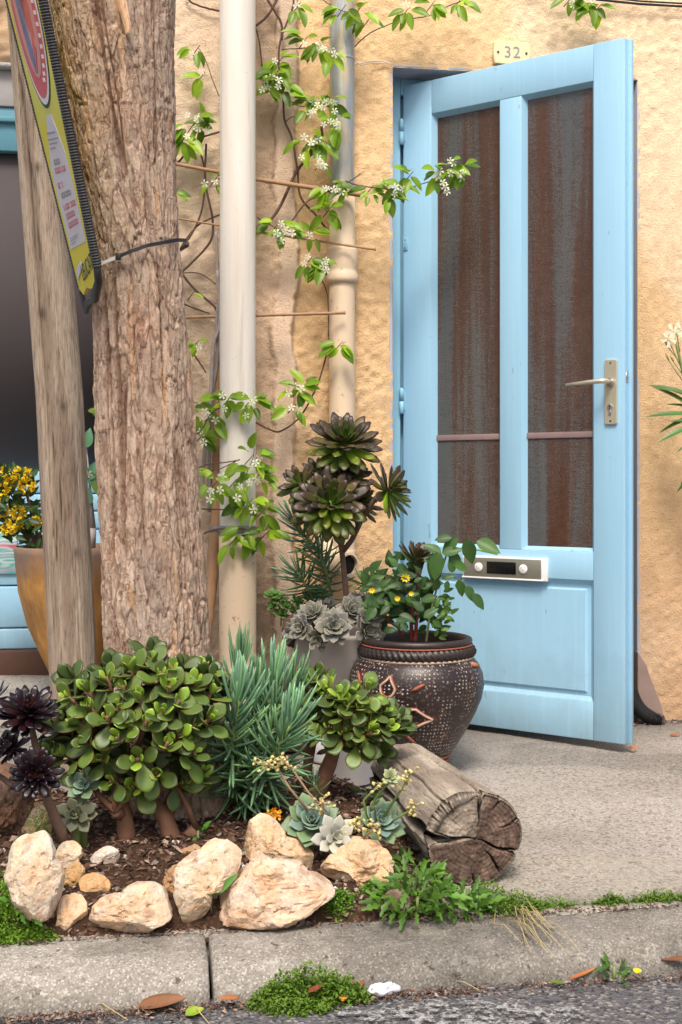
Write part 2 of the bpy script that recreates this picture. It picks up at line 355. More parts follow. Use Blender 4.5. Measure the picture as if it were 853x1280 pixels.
def leafmat(name, base, tip, edge, epow=6, ek=.8, rough=.42, trans=.0, var=.25, spec=.45, tpow=1.4):
    m = mk(name, rough, spec); a = m.sep(m.attr()); o = m.oinfo()
    c = m.mix(m.math('POWER', a[0], tpow), base, tip)
    c = m.mix(m.math('MULTIPLY', m.math('POWER', a[1], epow), ek), c, edge)
    c = m.mix(1.0, c, o['Color'], 'MULTIPLY')
    lo, hi = 1-var, 1+var
    c = m.mix(1.0, c, m.ramp(o['Random'], [(0, (lo, lo, lo)), (1, (hi, hi*.98, lo+.1))]), 'MULTIPLY')
    c = m.mix(m.ramp(m.noise(90, 4, .6), [(.4, 0), (.8, .35)]), c, m.mix(1.0, c, (.55, .55, .5), 'MULTIPLY'))
    m.col(c); m.bump(m.noise(140, 2), .12, .001)
    if trans:
        tn = m.n('ShaderNodeBsdfTranslucent'); m.put(tn.inputs[0], m.mix(1.0, c, (1.5, 1.7, .6), 'MULTIPLY')); x = m.n('ShaderNodeMixShader'); x.inputs[0].default_value = trans
        m.t.links.new(m.b.outputs[0], x.inputs[1]); m.t.links.new(tn.outputs[0], x.inputs[2]); m.t.links.new(x.outputs[0], m.t.nodes['Material Output'].inputs[0])
    return m
leafmat('jade_leaf', (.105, .165, .04), (.085, .15, .048), (.17, .06, .03), 9, .8, .42, var=.38)
leafmat('jade_young', (.22, .34, .04), (.24, .40, .05), (.30, .40, .07), 6, .5, .30, var=.15)
leafmat('aeonium_leaf', (.085, .13, .025), (.034, .019, .024), (.05, .018, .03), 5, .6, .42, var=.4, tpow=.75)
leafmat('aeonium_dark', (.014, .005, .007), (.009, .007, .014), (.035, .02, .03), 4, .4, .28, var=.4)
leafmat('grey_echeveria', (.16, .165, .145), (.21, .21, .20), (.52, .47, .42), 9, .8, .6, var=.15)
leafmat('blue_echeveria', (.16, .25, .20), (.20, .32, .28), (.50, .50, .36), 10, .85, .5, var=.18)
leafmat('pale_echeveria', (.40, .40, .34), (.46, .46, .42), (.58, .55, .48), 8, .6, .6, var=.12)
leafmat('chalk_leaf', (.10, .22, .14), (.23, .44, .30), (.15, .31, .22), 3, .3, .55, var=.3)
leafmat('jasmine_leaf', (.20, .35, .035), (.15, .30, .03), (.26, .38, .07), 4, .4, .38, .3, var=.35)
leafmat('rose_leaf', (.03, .08, .022), (.035, .095, .025), (.045, .09, .03), 4, .4, .45, .15, var=.3)
leafmat('weed_leaf', (.10, .22, .03), (.075, .185, .03), (.13, .24, .06), 4, .4, .5, .25, var=.3)
leafmat('oleander_leaf', (.08, .17, .05), (.05, .14, .04), (.10, .18, .07), 4, .4, .4, .1, var=.2)
leafmat('moss', (.13, .25, .025), (.23, .36, .04), (.20, .30, .05), 4, .4, .7, .2, var=.2)
leafmat('petal_white', (.72, .74, .55), (.86, .86, .80), (.85, .85, .8), 4, .3, .6, .2, var=.06)
leafmat('petal_yellow', (.80, .56, .02), (.88, .68, .03), (.88, .62, .02), 4, .3, .55, .1, var=.15)
leafmat('dead_leaf', (.26, .13, .07), (.34, .20, .12), (.2, .1, .06), 4, .4, .8, var=.35)
plain('vine_stem', (.10, .055, .04), .8, var=.4, sc_=60, bump=.4)
plain('grey_stem', (.30, .27, .26), .85, var=.3, sc_=50, bump=.5)
plain('jade_stem', (.20, .10, .06), .85, var=.35, sc_=45, bump=.7, bs=80)
plain('aeonium_stem', (.17, .10, .07), .85, var=.35, sc_=60, bump=.6)
plain('rose_stem', (.13, .02, .015), .5, var=.4, sc_=40)
plain('green_stem', (.18, .24, .07), .6, var=.25)
plain('flower_stem', (.38, .25, .15), .7, var=.2)
m = mk('bamboo', .6, .3); m.col(m.mix(m.noise(1, 4, v=m.co(scale=(60, 60, 12))), (.30, .16, .08), (.46, .29, .17))); 
plain('flower_bud', (.60, .50, .20), .6, var=.3)
plain('straw', (.42, .34, .16), .8, var=.3)
plain('cream_plate', (.76, .68, .42), .4, var=.03)
plain('black_ink', (.03, .03, .03), .5); plain('red_ink', (.62, .10, .12), .5); plain('white_plastic', (.82, .80, .79), .35, var=.03)
plain('grey_ink', (.28, .28, .30), .5)
m = mk('brushed_metal', .38, .5); m.col(m.mix(m.noise(1, 3, v=m.co(scale=(8, 8, 300))), (.24, .24, .20), (.36, .36, .31))); m.b.inputs['Metallic'].default_value = .55
plain('champagne_metal', (.62, .57, .44), .30, .6, var=.05); plain('silver', (.55, .54, .51), .25, .85, var=.05)
plain('black_slot', (.006, .006, .007), .25); plain('hole', (.004, .004, .004), .9)
plain('sign_yellow', (.74, .66, .03), .3, var=.05, sc_=8); plain('sign_paper', (.62, .62, .68), .35, var=.05, sc_=5)
plain('sign_black', (.022, .022, .025), .5, bump=.2); plain('emblem_red', (.58, .06, .05), .35); plain('emblem_blue', (.08, .13, .32), .35); plain('emblem_pink', (.62, .25, .24), .35)
plain('tie_black', (.015, .015, .018), .3); plain('tie_grey', (.42, .42, .45), .35); plain('wire_white', (.66, .58, .50), .5)
plain('cable', (.018, .016, .016), .6)
m = mk('ochre_pot', .75, .3)
c = m.mix(m.ramp(m.noise(1, 6, .65, v=m.co(scale=(9, 9, 4))), [(.38, 0), (.62, 1)]), (.22, .11, .04), (.48, .25, .07)); z = m.sepx(m.co())[2]
c = m.mix(m.ramp(m.math('ADD', z, m.math('MULTIPLY', m.noise(8, 5), .16)), [(.50, 0), (.60, .9)]), c, (.20, .14, .11)); m.col(c); m.bump(m.noise(50, 6, .7), .5, .004)
m = mk('black_glaze', .40, .5)      # speckled slip on the body; dot rows follow the turns of the pot
x = m.sepx(m.co()); ang = m.math('ARCTAN2', x[1], x[0])
cb = m.n('ShaderNodeCombineXYZ'); m.put(cb.inputs[0], m.math('MULTIPLY', ang, 13.0)); m.put(cb.inputs[1], m.math('MULTIPLY', x[2], 82)); 
m.put(cb.inputs[0], m.math('MULTIPLY', ang, 15.0)); m.put(cb.inputs[1], m.math('MULTIPLY', x[2], 100)); d = m.n('ShaderNodeTexVoronoi'); d.inputs['Scale'].default_value = 1; d.inputs['Randomness'].default_value = .28; m.t.links.new(cb.outputs[0], d.inputs['Vector'])
dot = m.ramp(d.outputs[0], [(.17, 1), (.28, 0)])
dot = m.math('MULTIPLY', dot, m.ramp(m.noise(11, 4, .6), [(.42, 0), (.56, 1)]))
c = m.mix(m.noise(8, 5), (.010, .007, .009), (.035, .021, .018)); c = m.mix(m.ramp(m.noise(9, 4), [(.6, 0), (.72, .6)]), c, (.16, .045, .025))
c = m.mix(dot, c, (.52, .45, .40)); c = m.mix(m.ramp(m.noise(95, 5, .75), [(.57, 0), (.64, .7)]), c, (.34, .25, .21)); m.col(c); m.bump(dot, .5, .002)
plain('black_clay', (.028, .020, .018), .45, var=.5, sc_=40, bump=.2); plain('terracotta_line', (.30, .09, .05), .7, var=.3); plain('pale_slip', (.48, .36, .28), .8, var=.3, sc_=60); plain('terracotta', (.40, .17, .08), .85, var=.25, sc_=30, bump=.4)
m = mk('grey_bowl', .6, .35); z = m.sepx(m.co())[2]
c = m.mix(m.noise(6, 4), (.34, .30, .27), (.41, .385, .355)); c = m.mix(m.ramp(m.noise(1, 5, .7, v=m.co(scale=(30, 30, 8))), [(.62, 0), (.7, .7)]), c, (.13, .10, .09)); m.col(c)
plain('white_pot', (.66, .66, .68), .5, var=.12, sc_=14)
plain('dark_rock', (.07, .038, .028), .9, var=.4, sc_=20, bump=.6, bs=40)
plain('cat_fur', (.006, .006, .007), .7, var=.3)
plain('cat_eye', (.35, .30, .04), .1)
m = mk('mural', .5, .4)
n = m.n('ShaderNodeTexNoise'); n.inputs['Scale'].default_value = 1; n.inputs['Detail'].default_value = 1; m.put(n.inputs['Vector'], m.co(scale=(9, 9, 26)))
m.col(m.ramp(n.outputs[0], [(.3, (.40, .12, .16)), (.40, (.55, .5, .55)), (.47, (.10, .34, .36)), (.53, (.55, .62, .66)), (.6, (.08, .42, .36)), (.68, (.5, .35, .5))]))
m = mk('wet_soil_pot', .95, .1); m.col(m.mix(m.noise(90, 4, .7), (.16, .10, .07), (.42, .33, .27))); m.bump(m.noise(150, 4), .8, .004)
# ================================================================ THE SETTING
WY = -.10                                            # face of the house wall right of the pilaster
OX0, OX1, OZ = -.0515, .765, 2.10                    # door opening
# ---- road
mb = MB()
X = np.concatenate([[-30, -8], np.linspace(-2, 2, 60), [8, 30]]); Y = np.concatenate([[-30, -8], np.linspace(-4, -1.86, 40)])
gx, gy = np.meshgrid(X, Y); gz = -.117+.004*fbm(gx*4, gy*4, 0, 3)*(abs(gx) < 2)
mb.grid(np.stack([gx, gy, gz], -1)); struct(mb, 'road', 'asphalt')
# worn white marking by the gutter
mb = MB(); xs = np.linspace(-.52, -.10, 22); V = []
for i, x_ in enumerate(xs):
    t = (i)/(len(xs)-1); h = .05*(math.sin(math.pi*t)**.5)+.004
    for k in (0, 1): V.append((x_, -1.965+.012*math.sin(i*1.7)+(k-.5)*2*h-.01-.06*t, -.107))
mb.grid(np.array(V).reshape(len(xs), 2, 3), flip=True); struct(mb, 'road_marking', 'worn_line')
# ---- pavement
def pave_z(x, y):
    s = ss(-1.71, -.1, y); z = -.052+.055*s
    return z+.006*fbm(x*2.2, y*2.2, 3, 3)*ss(-1.71, -1.55, y)
mb = MB(); X = np.concatenate([[-30, -6, -2.6], np.linspace(-1.6, 1.5, 180), [4, 12, 30]]); Y = np.concatenate([[-1.703], np.linspace(-1.701, .05, 110), np.linspace(.1, 1.3, 20)])
gx, gy = np.meshgrid(X, Y); gz = pave_z(gx, gy)+.0016*fbm(gx*45, gy*45, 0, 3); gz[0] = -.15; gy[0] = -1.702
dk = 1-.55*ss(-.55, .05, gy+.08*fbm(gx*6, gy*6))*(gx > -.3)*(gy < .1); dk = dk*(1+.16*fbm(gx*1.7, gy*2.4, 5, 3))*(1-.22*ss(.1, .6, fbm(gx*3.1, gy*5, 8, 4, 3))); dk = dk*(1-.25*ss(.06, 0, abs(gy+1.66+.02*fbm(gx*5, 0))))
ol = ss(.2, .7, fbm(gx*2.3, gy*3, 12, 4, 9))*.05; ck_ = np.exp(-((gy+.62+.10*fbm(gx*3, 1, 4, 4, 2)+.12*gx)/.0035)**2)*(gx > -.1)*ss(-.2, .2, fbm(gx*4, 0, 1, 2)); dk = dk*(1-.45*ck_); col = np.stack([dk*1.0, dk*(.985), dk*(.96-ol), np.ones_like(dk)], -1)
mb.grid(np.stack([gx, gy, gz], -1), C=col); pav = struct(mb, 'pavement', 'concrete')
# ---- kerb: separate stones, joints recessed
kt = thing('kerb', None, None, (0, -1.8, -.1)); kt['kind'] = 'structure'
joints = [-3.45, -2.30, -1.148]; j0 = at_y(262, 1200, -1.8).x; js = [j0-3.2, j0-2.2, j0-1.2, j0, j0+1.1, j0+2.2]
prof = [(-1.700, -.20), (-1.700, -.053), (-1.745, -.053), (-1.79, -.0545), (-1.825, -.060), (-1.850, -.071), (-1.868, -.086), (-1.880, -.105), (-1.890, -.20)]
pp = []
for a, b in zip(prof[:-1], prof[1:]):
    k = 6 if b[1] > -.11 and a[1] > -.06-.05 else 2
    for q in range(k): pp.append((a[0]+(b[0]-a[0])*q/k, a[1]+(b[1]-a[1])*q/k))
pp.append(prof[-1]); pp = np.array(pp)
for a, b in zip(js[:-1], js[1:]):
    a2, b2 = a+.0035, b-.0035; xs = np.concatenate([[a2, a2+.002, a2+.006, a2+.014], np.linspace(a2+.03, b2-.03, int((b2-a2)/.012)), [b2-.014, b2-.006, b2-.002, b2]])
    G = np.zeros((len(xs), len(pp), 3)); cen = np.array([-1.78, -.12])
    for i, x_ in enumerate(xs):
        e = min(x_-a2, b2-x_); sh = .010*(1-min(1, e/.014))**2
        d = pp-cen; L = np.linalg.norm(d, axis=1, keepdims=True); nz = .0022*fbm(x_*30, pp[:, 0]*30, pp[:, 1]*30, 4)+.004*fbm(x_*4, pp[:, 0]*6, 2, 2)
        chip = .012*np.maximum(0, fbm(x_*11, pp[:, 0]*16, pp[:, 1]*16+a, 3)-.55)
        q = pp-d/L*(sh+nz[:, None]+chip[:, None]); G[i, :, 0] = x_; G[i, :, 1:] = q
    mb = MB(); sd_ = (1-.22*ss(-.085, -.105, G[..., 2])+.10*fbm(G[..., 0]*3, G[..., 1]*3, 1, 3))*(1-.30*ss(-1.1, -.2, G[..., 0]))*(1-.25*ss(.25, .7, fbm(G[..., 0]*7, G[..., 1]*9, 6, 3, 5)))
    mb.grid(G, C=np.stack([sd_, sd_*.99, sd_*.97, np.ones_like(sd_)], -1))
    m_ = len(pp); n_ = len(xs); mb.f += [tuple(range(m_))[::-1], tuple((n_-1)*m_+k for k in range(m_))]; mb.mi += [0, 0]
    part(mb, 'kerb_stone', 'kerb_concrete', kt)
# ---- soil bed around the tree
def bed_in(x, y):
    e = .05*fbm(x*5, y*5, 9, 3)
    return ss(0, .10, .30+e-x-.25*ss(-1.35, -.9, y)*0+.0)*ss(0, .06, -.72+e-y)
def soil_z(x, y):
    lift = .045+.035*ss(-1.7, -1.25, y)
    xx = 1-ss(-.36, -.20, np.asarray(x)); yy = 1-ss(-.95, -.78, np.asarray(y)); f = ss(-1.712, -1.66, y)
    return pave_z(x, y)-.012+(lift*f*xx*yy)+.010*fbm(np.asarray(x)*14, np.asarray(y)*14, 1, 4)*xx
X = np.linspace(-1.75, -.12, 210); Y = np.linspace(-1.715, -.70, 140); gx, gy = np.meshgrid(X, Y); gz = soil_z(gx, gy)
mb = MB(); mb.grid(np.stack([gx, gy, gz], -1)); struct(mb, 'soil_bed', 'soil')
SZ = lambda x, y: float(soil_z(x, y))
PZ = lambda x, y: float(pave_z(x, y))
# ---- the house wall (one rendered mass with the opening left free)
house = thing('house', 'rough ochre rendered house front around the blue door', 'house', (0, WY, 0))
def wall_patch(x0, x1, z0, z1, name='wall'):
    nx, nz = int((x1-x0)/.0055)+2, int((min(z1, 2.35)-z0)/.0055)+2
    gx, gz = np.meshgrid(np.linspace(x0, x1, nx), np.append(np.linspace(z0, 2.35, nz), z1))
    rough = fbm(gx*52, gz*52, 1, 2, 3, .5); lump = fbm(gx*9, gz*9, 2, 3, 5); big = fbm(gx*1.6, gz*1.6, 4, 3, 8)
    xr = at_y(368, 700, WY).x; xl = at_y(343, 500, WY).x
    wav = .012*fbm(gz*4, 0, 3, 3)+.005*fbm(gz*20, 1, 3, 2)+.0025*fbm(gz*70, 2, 3, 2)
    pil = 1-ss(-.006, .006, gx-xr-wav)                                   # pilaster stands proud
    strip = ss(-.004, .004, gx-xl-wav*1.2)*pil                            # smooth mortar strip along its edge
    smooth = strip*.8+(1-pil)*ss(.15, .5, fbm(gx*2.6, gz*1.9, 7, 3, 11))*.55*(gx > .5)+(1-pil)*ss(.75, .2, gz)*.6*(gx < 0)
    amp = (.0030+.0016*(1-ss(.25, .35, gx-xr))*(1-ss(1.0, 1.8, gz)))*(1-np.clip(smooth, 0, .93))
    gy = WY-.004-.028*pil-.010*strip-amp*.8*rough-.0012*lump-.003*big
    ed = 1-ss(0, .03, np.minimum(abs(gx-OX0), abs(gx-OX1))); top = 1-ss(0, .02, abs(gz-OZ))*1
    inz = (gz < OZ+.03)
    e1 = np.clip(ed*inz, 0, 1)*(1-ss(0, .03, gz-OZ)); gy = gy+(WY-gy)*e1*.6*(1-pil)
    e2 = (1-ss(0, .03, gz-OZ))*(gx > OX0)*(gx < OX1); gy = gy+(WY-gy)*e2*.6
    # paint coats
    och = np.array([.80, .565, .32]); och2 = np.array([.84, .665, .46]); pink = np.array([.76, .605, .45]); brn = np.array([.44, .325, .23]); stripc = np.array([.67, .515, .39])
    t = ss(.0, .6, fbm(gx*1.3, gz*1.1, 9, 4, 21))[..., None]; c = och*(1-t)+och2*t
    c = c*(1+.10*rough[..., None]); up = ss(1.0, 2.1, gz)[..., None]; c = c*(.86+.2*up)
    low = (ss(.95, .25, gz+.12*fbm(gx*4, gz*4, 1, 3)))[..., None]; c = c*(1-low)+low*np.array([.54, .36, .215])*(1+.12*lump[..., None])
    pt = ss(.1, .6, fbm(gx*2.2, gz*2.2, 6, 4, 31))[..., None]; bz = ss(1.0, .1, gz)[..., None]
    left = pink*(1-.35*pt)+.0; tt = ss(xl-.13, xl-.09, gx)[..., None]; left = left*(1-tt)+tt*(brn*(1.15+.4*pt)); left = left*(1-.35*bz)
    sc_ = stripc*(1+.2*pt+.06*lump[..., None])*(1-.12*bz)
    P_, S_ = pil[..., None], strip[..., None]; c = c*(1-P_)+left*P_; c = c*(1-S_)+sc_*S_
    edge = np.exp(-((gx-xr-wav)/.012)**2)[..., None]; c = c*(1-edge*.25)+edge*.25*np.array([.75, .62, .48])
    gl = np.exp(-((gx-xl-wav*1.2+.005)/(.003+.004*ss(-.3, .5, fbm(gz*9, 4, 1, 2))))**2)[..., None]; c = c*(1-.45*gl*ss(-.6, .1, fbm(gz*14, 8, 1, 2))[..., None])      # open joint beside the strip
    mb = MB(); mb.grid(np.stack([gx, gy, gz], -1), C=np.concatenate([c, np.ones_like(c[..., :1])], -1), flip=False)
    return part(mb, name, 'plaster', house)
CX = at_y(168, 600, WY).x                                                 # left corner of the house
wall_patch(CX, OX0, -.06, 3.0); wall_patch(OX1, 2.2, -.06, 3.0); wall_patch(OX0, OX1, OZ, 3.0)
mb = MB(); mb.box((CX+.001, WY-.005, -.1), (CX+.25, 1.25, 3.0)); part(mb, 'side_wall', 'grey_render', house)
mb = MB(); mb.box((CX, WY+.02, 3.0), (6, 1.3, 3.1)); mb.box((2.2, WY, -.06), (6, WY+.3, 3.0)); part(mb, 'wall_core', 'grey_render', house)
# reveals
mb = MB(); mb.box((OX1-.001, WY-.002, -.05), (OX1+.012, .12, OZ)); mb.box((OX0-.012, WY-.002, -.05), (OX0+.001, .12, OZ)); mb.box((OX0, WY-.002, OZ-.001), (OX1, .12, OZ+.012)); mb.box((OX1+.0121, .02, -.05), (OX1+.15, .12, OZ+.1)); mb.box((OX0-.15, .02, -.05), (OX0-.0121, .12, OZ+.1)); part(mb, 'reveal', 'reveal_paint', house, bevel=.004)
# stripped patch of mortar at the foot of the right reveal
mb = MB(); out = [(797.5, 815), (803, 822), (809, 832), (812, 843), (817, 855), (822, 868), (827, 880), (830, 893), (834, 901), (834, 908), (797.5, 908)]
P = [at_y(a, b, WY-.020) for a, b in out]; V = [tuple(p) for p in P]+[(p.x, WY+.01, p.z) for p in P]; n = len(P)
mb.add(V, [tuple(range(n))[::-1]]+[(i, (i+1) % n, n+(i+1) % n, n+i) for i in range(n)]); part(mb, 'mortar_patch', 'smooth_mortar', house, smooth=False, bevel=.003)
# door frame + room behind
mb = MB(); mb.box((OX0+.001, 0, -.01), (OX0+.046, .06, 2.0995)); part(mb, 'frame_jamb', 'frame_blue', house, bevel=.002)
mb = MB(); mb.box((OX1-.046, 0, -.01), (OX1-.001, .06, 2.0995)); part(mb, 'frame_jamb', 'frame_blue', house, bevel=.002)
mb = MB(); mb.box((OX0+.0461, .036, -.01), (OX0+.070, .059, 2.0445)); part(mb, 'frame_rebate', 'frame_blue', house, bevel=.001)
mb = MB(); mb.box((OX0+.047, .001, 2.045), (OX1-.047, .059, 2.0985)); part(mb, 'frame_head', 'frame_blue', house, bevel=.002)
mb = MB(); mb.box((OX0, -.06, -.03), (OX1, .12, .012)); part(mb, 'threshold', 'smooth_mortar', house, bevel=.004)
mb = MB()
for a, b in (((-.8, 1.24, -.1), (2.2, 1.26, 2.9)), ((2.0, .13, -.1), (2.02, 1.25, 2.9)), ((-.6, .13, -.1), (-.58, 1.25, 2.9)), ((-.6, .13, 2.7), (2.1, 1.25, 2.72))): mb.box(a, b)
part(mb, 'inner_wall', 'dark_room', house)
mb = MB(); mb.box((-.58, .121, -.06), (2.0, 1.24, -.02)); part(mb, 'inner_floor', 'dark_room', house)
for a in ((-.58, OX0-.121), (OX1+.101, 2.0)):
    pass
# ---- shop front set back on the left
shop = thing('shop_front', 'set back blue shop front with dark grey glass above painted panels', 'shop front', (-1.6, 1.2, 0))
SY = 1.25
def zs(py): return at_y(20, py, SY).z
mb = MB(); mb.box((-5, SY+.04, -.1), (CX, SY+.10, zs(588))); 
for (a, b, nm, mt, y0) in ((845, 812, 'sill', 'brown_sill', -.05), (135, 90, 'lintel', 'grey_render', -.02)):
    mb = MB(); mb.box((-5, SY+y0, zs(a)), (CX-.001, SY+.12, zs(b))); part(mb, nm, mt, shop, bevel=.004)
mb = MB(); mb.box((-5, SY-.01, zs(190)), (CX-.002, SY+.11, zs(135.5))); mb.box((-5, SY-.03, zs(155)), (CX-.0025, SY+.1, zs(148))); part(mb, 'beam', 'teal_blue', shop, bevel=.004)
mb = MB(); mb.box((-5, SY+.03, zs(588.5)), (CX-.003, SY+.04, zs(190.5))); part(mb, 'pane', 'dark_glass', shop)
for a, b in ((811.5, 786), (784.5, 733), (731.5, 663), (661.5, 640), (638.5, 618), (616.5, 589)):
    mb = MB(); mb.box((-5, SY, zs(a)), (CX-.004, SY+.11, zs(b))); part(mb, 'board', 'door_blue', shop, bevel=.006)
a, b = at_y(-60, 718, SY-.01), at_y(21.5, 664, SY-.01)
mb = MB(); mb.box((a.x, SY-.012, a.z), (b.x, SY-.002, b.z)); part(mb, 'painted_picture', 'mural', shop, bevel=.001)
mb = MB(); nx, nz = 160, 70; gx, gz = np.meshgrid(np.linspace(-4, CX, nx), np.linspace(zs(89.5), 3.0, nz))
r = fbm(gx*14, gz*14, 2, 4); gy = SY-.06-.015*r; c = np.array([.42, .30, .19])*(1+.3*r[..., None]); mb.grid(np.stack([gx, gy, gz], -1), C=np.concatenate([c, np.ones_like(c[..., :1])], -1))
mb.box((-4, SY-.055, zs(89.6)), (CX, SY+.1, zs(84))); part(mb, 'upper_wall', 'plaster', shop)
# ================================================================ THE DOOR LEAF (hinged at the origin, opened about 45 degrees)
DD = Vector((.7009, -.7136, 0)).normalized(); DI = Vector((-DD.y, DD.x, 0))
DM = Matrix(((DD.x, DI.x, 0, 0), (DD.y, DI.y, 0, 0), (0, 0, 1, .022), (0, 0, 0, 1)))
def dpt(u, t, z): return DM @ Vector((u, t, z))
W_, H_ = .775, 2.051; z0, z1, z2, z3 = .113, .470, .555, 1.942
door = thing('door', 'tall light blue door with two tall glass panes standing half open', 'door', (0, 0, .022))
def dbox(a, b, name, mat='door_blue', bevel=.0025, parent=door, mb=None, **k):
    mb = (mb or MB()).box(a, b, DM); return part(mb, name, mat, parent, bevel=bevel, **k)
def dbox2(parent, a, b, name, mat, bevel=.001, **k): return part(MB().box(a, b, DM), name, mat, parent, bevel=bevel, **k)
T_ = .042
dbox((.004, 0, 0), (.112, T_, H_), 'stile'); dbox((.676, 0, 0), (W_, T_, H_), 'stile')
dbox((.3615, .0006, z2), (.4375, T_-.001, z3), 'mullion')
dbox((.1122, .0004, z3), (.6758, T_-.0004, H_-.0002), 'rail'); dbox((.1122, .0004, z1), (.6758, T_-.0004, z2), 'rail'); dbox((.1122, .0004, .0002), (.6758, T_-.0004, z0), 'rail')
dbox((W_-.001, T_-.016, .0), (W_+.010, T_-.002, H_), 'rebate', bevel=.001)
def moulding(u0, u1, za, zb, wd, dep, name='moulding', t0=.0012):
    mb = MB(); o = [(u0, za), (u1, za), (u1, zb), (u0, zb)]; i = [(u0+wd, za+wd), (u1-wd, za+wd), (u1-wd, zb-wd), (u0+wd, zb-wd)]
    V = [dpt(a, t0, b) for a, b in o]+[dpt(a, dep, b) for a, b in i]+[dpt(a, dep+.008, b) for a, b in i]
    Fc = [(k, (k+1) % 4, 4+(k+1) % 4, 4+k) for k in range(4)]+[(4+k, 4+(k+1) % 4, 8+(k+1) % 4, 8+k) for k in range(4)]
    mb.add(V, Fc); return part(mb, name, 'door_blue', door, smooth=False)
for a, b in ((.1123, .3614), (.4376, .6757)): moulding(a, b, z2+.0003, z3-.0003, .011, .020)
moulding(.1123, .6757, z0+.0003, z1-.0003, .013, .016)
mb = MB(); a, b, c_, d_ = .142, .646, z0+.03, z1-.03
o = [(.1125, z0+.001), (.6755, z0+.001), (.6755, z1-.001), (.1125, z1-.001)]
i1 = [(a-.006, c_-.006), (b+.006, c_-.006), (b+.006, d_+.006), (a-.006, d_+.006)]; i2 = [(a, c_), (b, c_), (b, d_), (a, d_)]
V = [dpt(x, .017, y) for x, y in o]+[dpt(x, .015, y) for x, y in i1]+[dpt(x, .008, y) for x, y in i2]
mb.add(V, [(k, (k+1) % 4, 4+(k+1) % 4, 4+k) for k in range(4)]+[(4+k, 4+(k+1) % 4, 8+(k+1) % 4, 8+k) for k in range(4)]+[(8, 9, 10, 11)])
mb.box((.1125, .030, z0), (.6755, .034, z1), DM); part(mb, 'panel', 'door_blue', door, smooth=False)
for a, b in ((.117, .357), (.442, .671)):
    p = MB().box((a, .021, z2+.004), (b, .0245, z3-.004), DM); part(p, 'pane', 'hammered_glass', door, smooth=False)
# brown curtain hung behind the glass and the thin bar across it
mb = MB(); us = np.linspace(.118, .67, 150); zz = np.linspace(z2+.002, z3-.045, 60); G = np.zeros((60, 150, 3))
for i, z in enumerate(zz):
    for j, u in enumerate(us):
        f = .0065*math.sin(u*95+.7*math.sin(z*2)+1.2*math.sin(u*31)); G[i, j] = dpt(u, T_+.018+f*(.6+.4*(z3-z)), z)
mb.grid(G); part(mb, 'curtain', 'brown_fabric', door)
for a, b in ((.119, .355), (.444, .669)): dbox((a, .0165, .894), (b, .0208, .912), 'bar', 'bar_paint', bevel=.001)
# letter plate
lp = dbox((.236, -.011, .462), (.53, .001, .532), 'letter_plate', 'white_plastic', bevel=.002)
dbox2(lp, (.2415, -.0145, .4675), (.512, -.0105, .5265), 'face_plate', 'brushed_metal')
dbox2(lp, (.236, -.017, .462), (.518, -.0105, .4672), 'lip', 'white_plastic', bevel=.0015)
dbox2(lp, (.325, -.0160, .479), (.427, -.0140, .516), 'name_window', 'black_slot', bevel=.0005)
for u, rr in ((.296, .3), (.452, .2)):
    b_ = part(MB().lathe([(0.0001, 0), (.0125, 0), (.014, .0015), (.014, .004)], seg=24), 'bell_button', 'white_plastic', lp); 
    o = b_; me = o.data
    for v in me.vertices: p = v.co+BASE[o.name]; v.co = dpt(u+p.x, -.0185+p.z, .497+p.y)-BASE[o.name]
    dbox2(lp, (u-.006, -.0192, .499), (u-.003, -.0184, .502), 'mark', 'grey_ink', bevel=0)
    dbox2(lp, (u-.001, -.0192, .494), (u+.006, -.0184, .4955), 'mark', 'grey_ink', bevel=0)
# handle set
def rounded_plate(u0, u1, za, zb, t0, t1, r, n=6):
    pts = []
    for cx, cz, a0 in ((u1-r, zb-r, 0), (u0+r, zb-r, 90), (u0+r, za+r, 180), (u1-r, za+r, 270)):
        for k in range(n+1): a = R(a0+90*k/n); pts.append((cx+r*math.cos(a), cz+r*math.sin(a)))
    N = len(pts); V = [dpt(a, t0, b) for a, b in pts]+[dpt(a, t1, b) for a, b in pts]
    return MB().add(V, [tuple(range(N)), tuple(range(N, 2*N))[::-1]]+[(k, N+k, N+(k+1) % N, (k+1) % N) for k in range(N)])
hp = part(rounded_plate(.715, .754, .929, 1.118, -.008, 0, .006), 'handle_plate', 'champagne_metal', door, smooth=False, bevel=.0018)
C_ = (.735, 1.052)
def disc(u, z, r, t0, t1, name, mat, parent, seg=20, bevel=.0005):
    V = [dpt(u+r*math.cos(2*math.pi*k/seg), t, z+r*math.sin(2*math.pi*k/seg)) for t in (t0, t1) for k in range(seg)]
    return part(MB().add(V, [tuple(range(seg)), tuple(range(seg, 2*seg))[::-1]]+[(k, seg+k, seg+(k+1) % seg, (k+1) % seg) for k in range(seg)]), name, mat, parent, smooth=False, bevel=bevel)
disc(*C_, .012, -.016, -.007, 'collar', 'silver', hp)
mb = MB().tube([dpt(.735, -.012, 1.052), dpt(.735, -.045, 1.053), dpt(.733, -.052, 1.053), dpt(.725, -.055, 1.053), dpt(.69, -.056, 1.051), dpt(.615, -.053, 1.046)], [.008, .008, .0078, .0075, .0068, .0055], 10)
part(mb, 'lever', 'champagne_metal', hp)
disc(.733, .980, .0085, -.0115, -.007, 'keyhole', 'silver', hp); disc(.733, .981, .0028, -.0120, -.0112, 'key_slot', 'hole', hp, 10, 0)
dbox2(hp, (.7285, -.0105, .956), (.7375, -.007, .975), 'cylinder', 'silver', bevel=.003); dbox2(hp, (.7322, -.0122, .972), (.7338, -.0113, .980), 'key_slot', 'hole', bevel=0)
